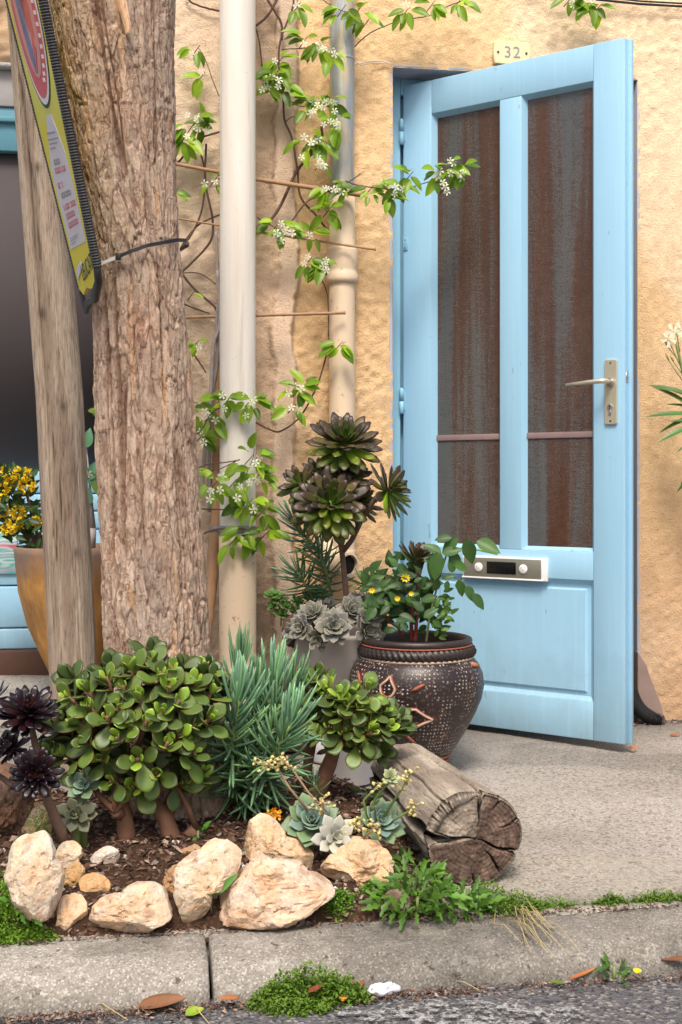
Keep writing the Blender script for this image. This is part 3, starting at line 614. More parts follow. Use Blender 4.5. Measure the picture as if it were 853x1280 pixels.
disc(.734, 1.108, .0028, -.0088, -.0075, 'screw', 'black_slot', hp, 10, 0); disc(.734, .939, .0028, -.0088, -.0075, 'screw', 'black_slot', hp, 10, 0)
mb = MB().tube([dpt(.735, T_, 1.046), dpt(.735, T_+.04, 1.04), dpt(.70, T_+.045, 1.035), dpt(.64, T_+.045, 1.03)], [.007, .007, .0065, .0055], 10); part(mb, 'inner_lever', 'champagne_metal', door)
dbox((W_-.0005, .010, 1.05), (W_+.0008, .024, 1.085), 'latch', 'silver', bevel=0)
for z in (1.90, 1.025, .17):
    h = part(MB().tube([(-.004, -.012, z-.042+.022), (-.004, -.012, z-.039+.022), (-.004, -.012, z-.001+.022)], [.004, .0075, .0078], 12), 'hinge', 'frame_blue', door)
    part(MB().tube([(-.004, -.012, z+.001+.022), (-.004, -.012, z+.039+.022), (-.004, -.012, z+.042+.022)], [.0078, .0075, .004], 12), 'hinge_pin', 'frame_blue', h)
    dbox2(h, (-.002, -.003, z-.03), (.012, .004, z+.03), 'hinge_leaf', 'frame_blue')
kp = dbox((.006, -.004, 1.515), (.022, .001, 1.555), 'keeper', 'frame_blue', bevel=.001)
disc(.014, 1.548, .0018, -.0052, -.0035, 'screw', 'black_slot', kp, 8, 0); disc(.014, 1.522, .0018, -.0052, -.0035, 'screw', 'black_slot', kp, 8, 0)
# ================================================================ number plate
def text_mesh(s, size, depth, loc, M3, name, mat, parent, spacing=1, sx=1):
    cu = bpy.data.curves.new(name, 'FONT'); cu.body = s; cu.size = size; cu.extrude = depth; cu.align_x = 'CENTER'; cu.align_y = 'CENTER'; cu.space_character = spacing
    t = bpy.data.objects.new('tmp', cu); COL.objects.link(t); dg = bpy.context.evaluated_depsgraph_get(); me = bpy.data.meshes.new_from_object(t.evaluated_get(dg))
    bpy.data.objects.remove(t); me.name = name
    b = BASE[parent.name]
    for v in me.vertices: v.co = Vector(loc)+M3 @ Vector((v.co.x*sx, v.co.y, v.co.z))-b
    me.materials.clear(); me.materials.append(MAT[mat]); o = bpy.data.objects.new(name, me); COL.objects.link(o); o.parent = parent; BASE[o.name] = b; return o
a, b = at_y(618, 80, WY-.018), at_y(662, 53, WY-.018); cx, cz = (a.x+b.x)/2, (a.z+b.z)/2; hw, hh = (b.x-a.x)/2, (b.z-a.z)/2
mb = MB(); pts = []
for k in range(9): t = k/8; pts.append((cx-hw+2*hw*t, cz+hh*(.92+.08*math.sin(math.pi*t))))
for k in range(1, 6): t = k/5; pts.append((cx+hw-.006*math.sin(math.pi*t)*-1-.004*t, cz+hh-2*hh*t))
for k in range(1, 9): t = k/8; pts.append((cx+hw-.004-(2*hw-.006)*t, cz-hh*(.94+.06*math.sin(math.pi*t))))
for k in range(1, 5): t = k/5; pts.append((cx-hw+.002-.005*math.sin(math.pi*t), cz-hh+2*hh*t))
N = len(pts); V = [(x, WY-.022, z) for x, z in pts]+[(x, WY-.008, z) for x, z in pts]
mb.add(V, [tuple(range(N))[::-1]]+[(k, (k+1) % N, N+(k+1) % N, N+k) for k in range(N)])
npl = solo(mb, 'number_plate', 'small cream enamel house number plate reading 32 above the blue door', 'number plate', 'cream_plate', (cx, WY, cz), smooth=False, bevel=.0025)
M3 = Matrix(((1, 0, 0), (0, 0, -1), (0, 1, 0)))
text_mesh('32', .052, .0004, (cx, WY-.0226, cz), M3, 'numeral', 'grey_ink', npl, 1.15)
for s_ in (-1, 1):
    mb = MB().tube([(cx+s_*hw*.80, WY-.0215, cz), (cx+s_*hw*.80, WY-.0245, cz)], .0035, 10); part(mb, 'nail', 'black_ink', npl)
# ================================================================ pipes
def vert_pipe(px0, px1, Y, py_ref): 
    a, b = at_y(px0, py_ref, Y), at_y(px1, py_ref, Y); return (a.x+b.x)/2, (b.x-a.x)/2*CT
PX, PR = vert_pipe(274.5, 320, -.285, 604); PY = -.285
wp = thing('drain_pipe', 'thick off white plastic downpipe running down behind the tree', 'drain pipe', (PX, PY, 0), 'drain pipes on the house wall')
zj = at_y(298, 668, PY).z; zb = at_y(298, 655, PY).z; zc = at_y(298, 641, PY).z
mb = MB().lathe([(PR, zj), (PR*1.0, 1.2), (PR, 2.2), (PR, 3.0)], (PX, PY, 0), 40); part(mb, 'upper_pipe', 'white_pipe', wp)
mb = MB().lathe([(PR*1.02, -.02), (PR*1.03, .2), (PR*1.045, zj-.05), (PR*1.05, zj-.002), (PR*.9, zj-.001)], (PX, PY, 0), 40); part(mb, 'lower_pipe', 'cream_pipe', wp)
mb = MB().lathe([(PR*1.01, zj+.004), (PR*1.08, zj+.005), (PR*1.08, zj+.026), (PR*1.01, zj+.027)], (PX, PY, 0), 40); mb.box((PX-.012, PY+PR, zj+.006), (PX+.012, WY-.01, zj+.024)); mb.box((PX-PR-.028, PY-.004, zj+.006), (PX-PR+.002, PY+.004, zj+.026))
part(mb, 'clamp', 'grey_ink', wp)
QX, QR = vert_pipe(411.5, 444, -.155, 604); QY = -.155-.0
zp = thing('drain_pipe', 'slimmer pipe beside the door, streaked zinc above and cream below a collar', 'drain pipe', (QX, QY, 0), 'drain pipes on the house wall')
zt = at_y(428, 246, QY).z; c0 = at_y(428, 355, QY).z; c1 = at_y(428, 308, QY).z; zl = at_y(436, 688, QY).z
mb = MB().lathe([(QR*.95, zt), (QR*.96, 2.0), (QR*.96, 3.0)], (QX, QY, 0), 36); part(mb, 'zinc_pipe', 'zinc_pipe', zp)
mb = MB().lathe([(QR*1.0, zl), (QR*1.0, c0), (QR, zt-.001), (QR*.9, zt)], (QX, QY, 0), 36); part(mb, 'cream_pipe', 'cream_pipe', zp)
h = c1-c0; mb = MB().lathe([(QR*1.01, c0), (QR*1.22, c0+.002), (QR*1.25, c0+h*.12), (QR*1.25, c0+h*.25), (QR*1.17, c0+h*.30), (QR*1.17, c0+h*.38), (QR*1.22, c0+h*.45), (QR*1.22, c0+h*.86), (QR*1.12, c0+h*.97), (QR*1.0, c1)], (QX, QY, 0), 36); part(mb, 'collar', 'cream_pipe', zp)
zw = at_y(428, 75, QY).z; mb = MB().lathe([(QR*.97, zw-.004), (QR*1.03, zw), (QR*.97, zw+.004)], (QX, QY, 0), 30); part(mb, 'seam', 'zinc_pipe', zp)
# clay outlet elbow with an open dark mouth at the pipe foot
ec = at_y(437, 706, WY-.13); er = 15.5/F*(ec-CAM).length*1.0
ex = Vector((.45, -.82, .0)).normalized(); back = ec-ex*.10
mb = MB(); P = [ec-ex*.11+Vector((-.01, 0, .06)), ec-ex*.08+Vector((-.008, 0, .02)), ec-ex*.05, ec]; mb.tube(P, [er*.95, er*1.0, er*1.0, er], 28, caps=False)
mb.tube([ec, ec+ex*.002], [er, er*.80], 28, caps=False); mb.tube([ec-ex*.06, ec+ex*.002], [er*.78, er*.80], 28, caps=False)
ob = part(mb, 'elbow', 'cream_pipe', zp); part(MB().tube([ec-ex*.06, ec-ex*.012], er*.79, 24), 'mouth', 'hole', zp)
mb = MB().tube([(QX, QY, zl+.004), (QX, QY+.0, zl-.03), tuple(ec-ex*.09+Vector((0, 0, .03)))], [QR*1.05, QR*1.05, er], 28); part(mb, 'bend', 'cream_pipe', zp)
# white wire around the zinc pipe, cable at the top right
p = [at_y(444, 80, QY-.05), at_y(452, 79, QY-.035), at_y(466, 76, WY-.02), at_y(480, 77, WY-.014), at_y(492, 80, WY-.013), at_y(489, 84, WY-.013)]
q = [at_y(446, 78, QY-.05)]+[x+Vector((0, 0, -.006)) for x in p[1:4]]+[p[4]]
solo(MB().tube(p, .0022, 6).tube(q, .0018, 6), 'wire', 'pale wire tied round the zinc pipe and pinned beside the door', 'wire', 'wire_white', tuple(p[0]))
p = [at_y(660, -30, WY-.05), at_y(700, -6, WY-.04), at_y(752, 0, WY-.03), at_y(800, 5, WY-.028), at_y(853, 8, WY-.028), at_y(900, 4, WY-.03), at_y(1000, -10, WY-.02)]
solo(MB().tube(p, .004, 8).tube([x+Vector((0, -.004, .008)) for x in p], .003, 8), 'cable', 'black cable looping along the wall at the upper right', 'cable', 'cable', tuple(p[2]))
# bamboo sticks and pole
def cane(name, label, pts, r0, r1, nodes, loc=None):
    A, B = Vector(pts[0]), Vector(pts[-1]); n = nodes*6+1; P, Rd = [], []
    for i in range(n):
        t = i/(n-1); k = i % 6
        u = t*(len(pts)-1); j = min(int(u), len(pts)-2); P.append(Vector(pts[j]).lerp(Vector(pts[j+1]), u-j)); r = r0+(r1-r0)*t
        Rd.append(r*(1.16 if k == 0 else .96 if k in (1, 5) else 1))
    return solo(MB().tube(P, Rd, 12), name, label, 'bamboo cane', 'bamboo', tuple(A), group='bamboo canes fixed to the wall')
cane('bamboo_cane', 'upper thick bamboo cane crossing both pipes behind the jasmine', [at_y(210, 203, -.215), at_y(320, 224, -.215), at_y(452, 244, -.215)], .0055, .0075, 9)
cane('bamboo_cane', 'thin bamboo cane crossing just above the cream pipe collar', [at_y(210, 271, -.22), at_y(330, 291, -.22), at_y(470, 312, -.225)], .003, .0038, 8)
cane('bamboo_cane', 'short straight bamboo cane ending on the cream pipe below its collar', [at_y(222, 397, -.216), at_y(330, 394, -.216), at_y(432, 391, -.222)], .0045, .0048, 8)
cane('bamboo_cane', 'stout upright bamboo pole leaning beside the off white pipe', [at_y(272, 440, -.20), at_y(272, 560, -.21), at_y(271, 650, -.22), at_y(264, 730, -.25), at_y(255, 800, -.29), at_y(252, 850, -.31)], .014, .023, 7)
# ================================================================ the tree trunk
def plates(a, z, nc, cz, seed):        # stretched cells wrapped round the trunk: height, edge distance, id
    u = a/(2*math.pi)*nc+.55*fbm(np.cos(a)*5, np.sin(a)*5, z*9, 3, seed); v = z/cz+.5*fbm(np.cos(a)*4, np.sin(a)*4, z*7+5, 3, seed+1)
    iu, iv = np.floor(u).astype(np.int64), np.floor(v).astype(np.int64); f1 = np.full(u.shape, 9.); f2 = f1.copy(); idh = np.zeros(u.shape); ox = np.zeros(u.shape); oy = np.zeros(u.shape)
    for du in (-1, 0, 1):
        for dv in (-1, 0, 1):
            cu, cv = iu+du, iv+dv; w_ = np.mod(cu, nc); px_, py_ = cu+_h(w_, cv, 1, seed), cv+_h(w_, cv, 2, seed); dx, dy = u-px_, v-py_; d = np.hypot(dx, dy)
            nearer = d < f1; f2 = np.where(nearer, f1, np.minimum(f2, d)); idh = np.where(nearer, _h(w_, cv, 3, seed), idh); ox = np.where(nearer, dx, ox); oy = np.where(nearer, dy, oy); f1 = np.where(nearer, d, f1)
    return f2-f1, idh, ox, oy
def bark_tube(spine, rads, nz, na, amp, seed, lob=.08, vs=7.0):
    P = [Vector(p) for p in spine]; n = len(P); V = np.zeros((nz, na, 3)); C = np.ones((nz, na, 4)); a = np.arange(na)*2*math.pi/na
    ts = np.linspace(0, n-1, nz)
    for i, t in enumerate(ts):
        j = min(int(t), n-2); f = t-j; f2 = f*f*(3-2*f)*.3+f*.7; c = P[j].lerp(P[j+1], f); r = rads[j]*(1-f2)+rads[j+1]*f2; z = c.z
        ca, sa = np.cos(a), np.sin(a); wv = .25*fbm(ca*1.5, sa*1.5, z*2.2+seed, 2, seed)
        R1 = 1-abs(vn(ca*5.5+wv*2, sa*5.5+wv, z*1.7+seed, seed)); R2 = 1-abs(vn(ca*13+wv*3, sa*13, z*6.0+seed, seed+1)); fi = fbm(ca*26, sa*26, z*30, 3, seed+2); bl = fbm(ca*4, sa*4, z*vs, 3, seed+4)
        g1 = ss(.90, .99, R1)*ss(-.35, .2, vn(ca*3, sa*3, z*2.6, seed+9)); g2 = ss(.80, .98, R2)
        fl = ss(.05, .16, fbm(ca*4.5, sa*4.5, z*5.5, 3, seed+12))+ss(-.45, -.38, fbm(ca*3.2, sa*3.2, z*3.5, 3, seed+15))
        ed, pid, ox, oy = plates(a, np.full(a.shape, z+seed*.1), int(21*r/.115), .115, seed+40); ed2, pid2, ox2, oy2 = plates(a, np.full(a.shape, z+seed*.1), int(56*r/.115), .042, seed+50)
        pl = .75*ss(0, .16, ed)*(.5+.8*pid+.30*ox+.20*oy)+.28*ss(0, .2, ed2)*(.3+pid2+.3*oy2)
        rr = r*(1+lob*fbm(ca*1.2, sa*1.2, z*1.1+seed, 2, seed+6))+amp*(-1.9*g1+.22*fi+.25*bl+.20*fl+.95*pl-.5)
        V[i, :, 0] = c.x+rr*ca; V[i, :, 1] = c.y+rr*sa; V[i, :, 2] = c.z
        base = np.array([.43, .305, .23]); pale = np.array([.58, .45, .35]); red = np.array([.26, .12, .075]); grey = np.array([.46, .38, .32])
        k = np.clip(.5+.6*bl+.3*fl, 0, 1)[:, None]; c_ = base*(1-k)+pale*k; gk = ss(0, .7, vn(ca*2, sa*2, z*2.2, seed+20))[:, None]*.6; c_ = c_*(1-gk)+grey*gk
        c_ = c_*(.80+.26*pid+.18*pid2)[:, None]; rk = np.clip(g1*.9+.55*(1-ss(.0, .13, ed))+.30*(1-ss(0, .16, ed2)), 0, 1)[:, None]; c_ = c_*(1-rk*.75)+red*rk*.75*.7
        ex = ss(.74, .84, fbm(ca*5+3, sa*5, z*5, 2, seed+30))[:, None]; c_ = c_*(1-ex)+np.array([.62, .42, .27])*ex
        C[i, :, :3] = c_
    return MB().grid(V, True, C)
def axis(px, py, d): return at_d(px, py, d)
D3 = 3.0
sp = [at_d(218, 1075, D3), at_d(214, 1000, D3), at_d(196, 850, D3), at_d(190, 700, D3), at_d(178, 500, D3), at_d(170, 330, D3), at_d(150, 170, D3), at_d(134, 60, D3), at_d(118, -60, D3), at_d(96, -260, D3)]
rd = [.178, .146, .121, .117, .108, .100, .107, .119, .125, .12]
tree = thing('tree', 'stout street tree with deeply furrowed brown bark in the planted bed', 'tree', tuple(sp[0]))
part(bark_tube(sp, rd, 640, 400, .0066, 3), 'trunk', 'bark', tree)
sp2 = [at_d(196, 420, D3-.02), at_d(192, 300, D3-.02), at_d(190, 190, D3-.02), at_d(184, 60, D3-.02), at_d(184, -60, D3), at_d(200, -260, D3+.03)]
part(bark_tube(sp2, [.035, .055, .053, .058, .06, .055], 300, 220, .0055, 17, .05), 'limb', 'bark', tree)
# pale broken strip of bare wood high on the trunk
mb = MB(); pts = [(148, -20, 7), (154, 10, 7), (160, 32, 6), (160, 42, 3)]
V = []
for i, (x, y, w2) in enumerate(pts):
    for k in range(5): V.append(at_d(x+(k-2)*w2/2.5, y+rnd.uniform(-2, 2), 2.868-.006*(2-abs(k-2))-.002*i))
mb.grid(np.array(V).reshape(4, 5, 3), C=np.tile(np.array([.74, .48, .30, 1.]), (4, 5, 1)), flip=True); part(mb, 'bare_wood', 'old_wood', tree, kind=None)
# round post leaning behind it
pp_ = [at_d(95, 960, 3.38), at_d(92, 850, 3.38), at_d(75, 500, 3.38), at_d(52, 200, 3.38), at_d(36, 0, 3.38), at_d(24, -150, 3.38)]
nz, na = 420, 150; V = np.zeros((nz, na, 3)); C = np.ones((nz, na, 4)); a = np.arange(na)*2*math.pi/na; ca, sa = np.cos(a), np.sin(a)
for i, t in enumerate(np.linspace(0, 5, nz)):
    j = min(int(t), 4); c = pp_[j].lerp(pp_[j+1], t-j); r = .0635-.0012*t; z = c.z
    cr = ss(.955, .995, 1-abs(vn(ca*5, sa*5, z*.9, 55)))*ss(-.2, .4, vn(ca*3, sa*3, z*2, 56)); cr2 = ss(.93, .99, 1-abs(vn(ca*16, sa*16, z*2.2, 57)))*ss(0, .5, vn(ca*6, sa*6, z*4, 58))
    rr = r*(1+.03*vn(ca*1.5, sa*1.5, z*2, 59))-.010*cr-.003*cr2+.0006*fbm(ca*30, sa*30, z*8, 2, 60)
    kn = 0
    for kz, kk in ((.60, -1.15), (1.22, -2.0), (.98, -1.4), (1.6, -1.7)):
        dd = np.sqrt(((np.arctan2(np.sin(a-kk), np.cos(a-kk)))*r)**2*1.6+(z-kz)**2*.6); kn = kn+np.exp(-(dd/.010)**2); rr = rr+.0025*np.exp(-(dd/.016)**2)-.004*np.exp(-(dd/.004)**2)
    V[i, :, 0] = c.x+rr*ca; V[i, :, 1] = c.y+rr*sa; V[i, :, 2] = z
    k = ss(-.5, .6, fbm(ca*2, sa*2, z*2.5, 3, 61))[:, None]; cc = np.array([.25, .19, .145])*(1-k)+np.array([.42, .34, .265])*k
    dk = np.clip(cr+.7*cr2+.8*kn, 0, 1)[:, None]; C[i, :, :3] = cc*(1-.75*dk)
mb = MB().grid(V, True, C); solo(mb, 'wooden_post', 'round weathered wooden post leaning left of the tree trunk', 'post', 'old_wood', tuple(pp_[0]))
# ================================================================ advertising board strapped to the trunk
BL, BR_, TL, TR = at_d(104, 372, 3.02), at_d(124, 347, 2.76), at_d(10, -4, 3.06), at_d(52, -4, 2.76)
ext = 1.75
_pn = (BR_-BL).cross(TL-BL).normalized(); _r = at_d(52, -4, 1)-CAM; TR = CAM+_r*((BL-CAM).dot(_pn)/_r.dot(_pn)); print('BOARD', (BR_-BL).length, (TR-TL).length, (TL-BL).length)
u_ax = (BR_-BL); v_ax = ((TL-BL)+(TR-BR_))*.5; bn = u_ax.cross(v_ax).normalized()
if bn.dot(CAM-BL) < 0: bn = -bn
def bp(u, v, n=0): return BL.lerp(BR_, u)*(1-v)+TL.lerp(TR, u)*v+bn*n
board = thing('sign_board', 'tall narrow yellow advertising board with black stitched edge strapped beside the tree trunk', 'sign', tuple(BL))
o = [(0, .03), (.15, .0), (.38, .012), (.55, -.005), (.8, -.02), (1, .045), (1, ext), (0, ext)]
V = [bp(a, b, .004) for a, b in o]+[bp(a, b, -.004) for a, b in o]; N = len(o)
part(MB().add(V, [tuple(range(N)), tuple(range(N, 2*N))[::-1]]+[(k, N+k, N+(k+1) % N, (k+1) % N) for k in range(N)]), 'panel', 'sign_yellow', board, smooth=False)
for u, r in ((-.02, .0075), (1.02, .011)):
    n = 330; P = [bp(u, .035+(ext-.035)*i/(n-1), 0) for i in range(n)]; part(MB().tube(P, [r*(1 if i % 2 else .80) for i in range(n)], 8), 'edge_binding', 'sign_black', board, smooth=False)
part(MB().tube([bp(-.03, .02), bp(.02, -.045), bp(.2, -.03), bp(.4, -.035), bp(.58, -.045), bp(.70, -.03), bp(.95, -.01), bp(1.03, .05)], [.006, .008, .009, .008, .009, .010, .009, .008], 10), 'bottom_roll', 'sign_black', board)
def bquad(u0, v0, u1, v1, n, name, mat, parent=board, cut=None):
    pts = cut or [(u0, v0), (u1, v0), (u1, v1), (u0, v1)]; N = len(pts); V = [bp(a, b, n) for a, b in pts]+[bp(a, b, n-.0006) for a, b in pts]
    return part(MB().add(V, [tuple(range(N)), tuple(range(N, 2*N))[::-1]]+[(k, N+k, N+(k+1) % N, (k+1) % N) for k in range(N)]), name, mat, parent, smooth=False)
paper = bquad(.17, .105, .80, .60, .0052, 'paper_notice', 'sign_paper', cut=[(.10, .155), (.84, .145), (.84, .30), (.80, .46), (.60, .60), (.42, .60), (.10, .42)])
bu = u_ax.normalized(); bv = (v_ax-bu*v_ax.dot(bu)).normalized(); M3 = Matrix((bu, bv, bn)).transposed(); M3v = Matrix((bu, v_ax.normalized(), bn)).transposed()
def btext(s, u, v, size, mat, parent=board, n=.0062, name='lettering', sx=1): return text_mesh(s, size, .0003, bp(u, v, n), M3v, name, mat, parent, 1, sx)
btext('LEUCAT', .66, .060, .050, 'black_ink', sx=.92)
# only blurred rows of print can be seen on the notice: thin bars of ink
for v, u0, u1, h_, mt in ((.535, .30, .62, .006, 'grey_ink'), (.515, .28, .66, .004, 'grey_ink'), (.50, .28, .60, .004, 'grey_ink'), (.485, .28, .5, .004, 'grey_ink'), (.185, .2, .58, .0016, 'grey_ink'), (.177, .2, .56, .0016, 'grey_ink'), (.167, .2, .42, .0016, 'grey_ink')):
    bquad(u0, v, u1, v+h_, .0060, 'printed_row', mt, paper)
for v, u0, u1, mt, k in ((.430, .30, .55, 'grey_ink', 5), (.402, .26, .74, 'red_ink', 13), (.352, .24, .46, 'red_ink', 4), (.318, .28, .70, 'grey_ink', 7), (.278, .26, .80, 'red_ink', 12), (.247, .28, .76, 'red_ink', 11), (.216, .28, .74, 'red_ink', 11)):
    mb = MB()
    for q in range(k):
        if q and rnd.random() < .14: continue
        a = u0+(u1-u0)*q/k; b = a+(u1-u0)/k*.78; y0 = v; y1 = v+.019
        for (c0_, d0, c1_, d1) in [(a, y0, a+(b-a)*.28, y1), (a, y0, b, y0+.004)]+([(a, y1-.004, b, y1)] if q % 2 else [(b-(b-a)*.28, y0, b, y1)]):
            V = [bp(c0_, d0, .0060), bp(c1_, d0, .0060), bp(c1_, d1, .0060), bp(c0_, d1, .0060)]; mb.add(V, [(0, 1, 2, 3)])
    part(mb, 'printed_words', mt, paper, smooth=False)
# oval emblem in red, blue and white: plain abstract shapes only
def oval(cu, cv, ru, rv, n, name, mat, a0=0, a1=360, par=board):
    pts = [(cu+ru*math.cos(R(a)), cv+rv*math.sin(R(a))) for a in np.linspace(a0, a1, 40, endpoint=(a1-a0 != 360))]
    return bquad(0, 0, 0, 0, n, name, mat, par, cut=pts)
em = oval(.50, .93, .42, .31, .0050, 'emblem', 'black_ink'); oval(.50, .93, .40, .297, .0057, 'emblem_ring', 'white_plastic', par=em); oval(.50, .93, .37, .275, .0064, 'emblem_ring', 'red_ink', par=em); oval(.50, .93, .27, .205, .0071, 'emblem_field', 'emblem_pink', par=em)
for cut, mt in (([(.30, 1.03), (.45, .98), (.52, .80), (.46, .74), (.38, .80)], 'emblem_blue'), ([(.45, 1.08), (.68, 1.02), (.66, .86), (.50, .90)], 'emblem_red'), ([(.38, .98), (.46, 1.08), (.66, 1.08), (.60, .98), (.54, .90)], 'emblem_blue'), ([(.44, 1.06), (.54, 1.07), (.55, 1.10), (.44, 1.10)], 'white_plastic'), ([(.33, .93), (.40, .98), (.44, .88), (.39, .84)], 'white_plastic'), ([(.5, .74), (.64, .83), (.60, .88), (.52, .82)], 'emblem_red')):
    bquad(0, 0, 0, 0, .0078, 'emblem_shape', mt, em, cut=cut)
for k in range(15):
    t = R(-62+k*9.5); cu, cv = .50+.322*math.cos(t), .93+.240*math.sin(t); bquad(cu-.032, cv-.008, cu+.032, cv+.006, .0072, 'emblem_mark', 'white_plastic', em)
bquad(0, 0, 0, 0, .0062, 'tape', 'sign_paper', cut=[(.10, .085), (.42, .10), (.46, .085), (.42, .075), (.12, .055)])
# cable tie from the board round the trunk
tc = Vector(at_d(172, 305, D3)); rtr = .121
def tp(ang, z, r=rtr): return Vector((tc.x, tc.y, 0))+RIGHT*(r*math.sin(ang))-FWD*(r*math.cos(ang))+Vector((0, 0, z))
zA, zB = at_d(130, 330, 2.75).z, at_d(217, 298, 2.95).z
P1 = [bp(1.0, .055, -.004)]+[tp(a, zA+(zB-zA)*t, rtr+e_) for a, t, e_ in ((-.62, .16, .03), (-.42, .28, .012), (-.2, .42, 0))]
P2 = [tp(a, zA+(zB-zA)*t) for a, t in ((-.2, .42), (.05, .55), (.35, .70), (.7, .82), (1.0, .93), (1.35, 1.0), (1.8, 1.0), (2.4, .95), (3.0, .9))]
def strap(P, w_, th, name, mat, parent):
    mb = MB(); V = []
    for i, p in enumerate(P):
        out = (p-tc); out.z = 0; out.normalize()
        for a, b in ((-1, -1), (1, -1), (1, 1), (-1, 1)): V.append(p+UP*(a*w_/2)+out*(b*th/2))
    mb.grid(np.array(V).reshape(len(P), 4, 3), True); mb.f += [(0, 1, 2, 3), tuple(4*(len(P)-1)+k for k in range(4))[::-1]]; mb.mi += [0, 0]
    return part(mb, name, mat, parent, smooth=False)
tie = thing('cable_tie', 'long cable tie looped round the trunk holding the yellow board', 'cable tie', tuple(P2[0]))
strap(P1, .0085, .0016, 'tail', 'tie_grey', tie); strap(P2, .0085, .0018, 'loop', 'tie_black', tie)
b_ = P2[0]; part(MB().box((-.006, -.005, -.008), (.006, .004, .008), Matrix.Translation(b_) @ Matrix.Rotation(-TH, 4, 'Z')), 'buckle', 'tie_black', tie, bevel=.001)
# ================================================================ black cat behind the door, tail curled out
root = Vector((.58, -.215, .30)); catb = thing('cat', 'black cat hidden behind the open door, fluffy tail curling out by the wall', 'cat', (.45, -.17, 0))
def skin_body(name, pts, edges, radii, mat, parent, sub=2):
    b = BASE[parent.name]; me = bpy.data.meshes.new(name); me.from_pydata([tuple(Vector(p)-b) for p in pts], edges, []); me.materials.append(MAT[mat])
    o = bpy.data.objects.new(name, me); COL.objects.link(o); o.parent = parent; BASE[o.name] = b
    s = o.modifiers.new('s', 'SKIN'); s.use_smooth_shade = True
    for i, r in enumerate(radii): me.skin_vertices[0].data[i].radius = (r, r)
    me.skin_vertices[0].data[0].use_root = True
    u = o.modifiers.new('u', 'SUBSURF'); u.levels = sub; u.render_levels = sub; return o
g = .006
tailp = [(.60, -.195, .135), (.655, -.185, .155), (.700, -.180, .150), (.735, -.172, .115), (.755, -.170, .070), (.785, -.170, .040), (.820, -.168, .028), (.860, -.166, .026)]
tailp = [Vector((.56, -.21, .10)), at_y(770, 815, -.17), at_y(782, 838, -.165), at_y(787, 862, -.162), at_y(793, 880, -.165), at_y(805, 893, -.172), at_y(818, 899, -.178), at_y(829, 901, -.182)]
P = [Vector((.50, -.21, .13)), Vector((.43, -.17, .21)), Vector((.37, -.13, .25)), Vector((.32, -.09, .30)), Vector((.285, -.06, .34)), Vector((.25, -.04, .33)),
     Vector((.53, -.27, .05)), Vector((.47, -.25, g+.016)), Vector((.50, -.14, .05)), Vector((.44, -.11, g+.016)), Vector((.375, -.165, .14)), Vector((.36, -.16, .07)), Vector((.335, -.15, g+.016)), Vector((.35, -.10, .14)), Vector((.335, -.09, .07)), Vector((.31, -.075, g+.016)),
     Vector((.275, -.085, .385)), Vector((.305, -.045, .385))]
E = [(0, 1), (1, 2), (2, 3), (3, 4), (4, 5), (0, 6), (6, 7), (0, 8), (8, 9), (2, 10), (10, 11), (11, 12), (2, 13), (13, 14), (14, 15), (4, 16), (4, 17)]
rr = [.075, .078, .065, .045, .045, .022, .045, .018, .045, .018, .03, .018, .017, .03, .018, .017, .008, .008]
k0 = len(P); P += tailp; E += [(0, k0)]+[(k0+i, k0+i+1) for i in range(len(tailp)-1)]; rr += [.030, .026, .027, .027, .027, .026, .022, .013]
skin_body('body', P, E, rr, 'cat_fur', catb)
for s_ in (-1, 1): part(MB().lathe([(.0001, -.005), (.004, -.003), (.005, 0), (.004, .003), (.0001, .005)], (.252+s_*.009, -.035+s_*.012, .348), 10), 'eye', 'cat_eye', catb)
mb = MB()                                       # tail fur
for i in range(2600):
    t = rnd.random()**.8*(len(tailp)-1.001); j = int(t); c = tailp[j].lerp(tailp[j+1], t-j); ax = (tailp[j+1]-tailp[j]).normalized()
    d = Vector((rnd.gauss(0, 1), rnd.gauss(0, 1), rnd.gauss(0, 1))); d = (d-ax*d.dot(ax)).normalized(); r = .023*(1 if t < 6 else 1-.5*(t-6))
    a = c+d*r*.8; b = c+d*(r+.006)+ax*.012*rnd.random(); s_ = ax.cross(d)*.0006; mb.add([a-s_, a+s_, b], [(0, 1, 2)])
part(mb, 'fur', 'cat_fur', catb, kind='stuff')
# ================================================================ POTS
def ring_pts(c, r, n, a0=0): return [c+Vector((r*math.cos(a0+2*math.pi*k/n), r*math.sin(a0+2*math.pi*k/n), 0)) for k in range(n+1)]
# black glazed urn by the door
bc = at_d(521, 900, 3.52); bz = PZ(bc.x, bc.y)+.003; S_ = 3.52/F
pot = thing('glazed_urn', 'squat black glazed urn with rope rim and pale speckles beside the door', 'urn', (bc.x, bc.y, bz))
mxr = 84*S_; ht = (.78-(797-604)*S_)-bz
prof = [(.40, 0), (.46, .02), (.455, .05), (.42, .075), (.45, .11), (.58, .20), (.74, .32), (.87, .44), (.96, .56), (1.0, .66), (.985, .745), (.92, .815), (.86, .85), (.815, .865)]
mb = MB().lathe([(.001, 0)]+[(a*mxr, b*ht) for a, b in prof], (bc.x, bc.y, bz), 96, fn=lambda A, z: .0012*np.sin(A*3+z*40)); part(mb, 'body', 'black_glaze', pot)
def twist(A, z): return .0035*np.sin(A*58+z*210)
mb = MB().lathe([(.80*mxr, .868*ht), (.845*mxr, .875*ht), (.87*mxr, .895*ht), (.872*mxr, .915*ht), (.85*mxr, .94*ht), (.80*mxr, .955*ht)], (bc.x, bc.y, bz), 464, fn=lambda A, z: .0035*np.sin(A*58+z*210)*1.0); part(mb, 'rope_rim', 'black_clay', pot)
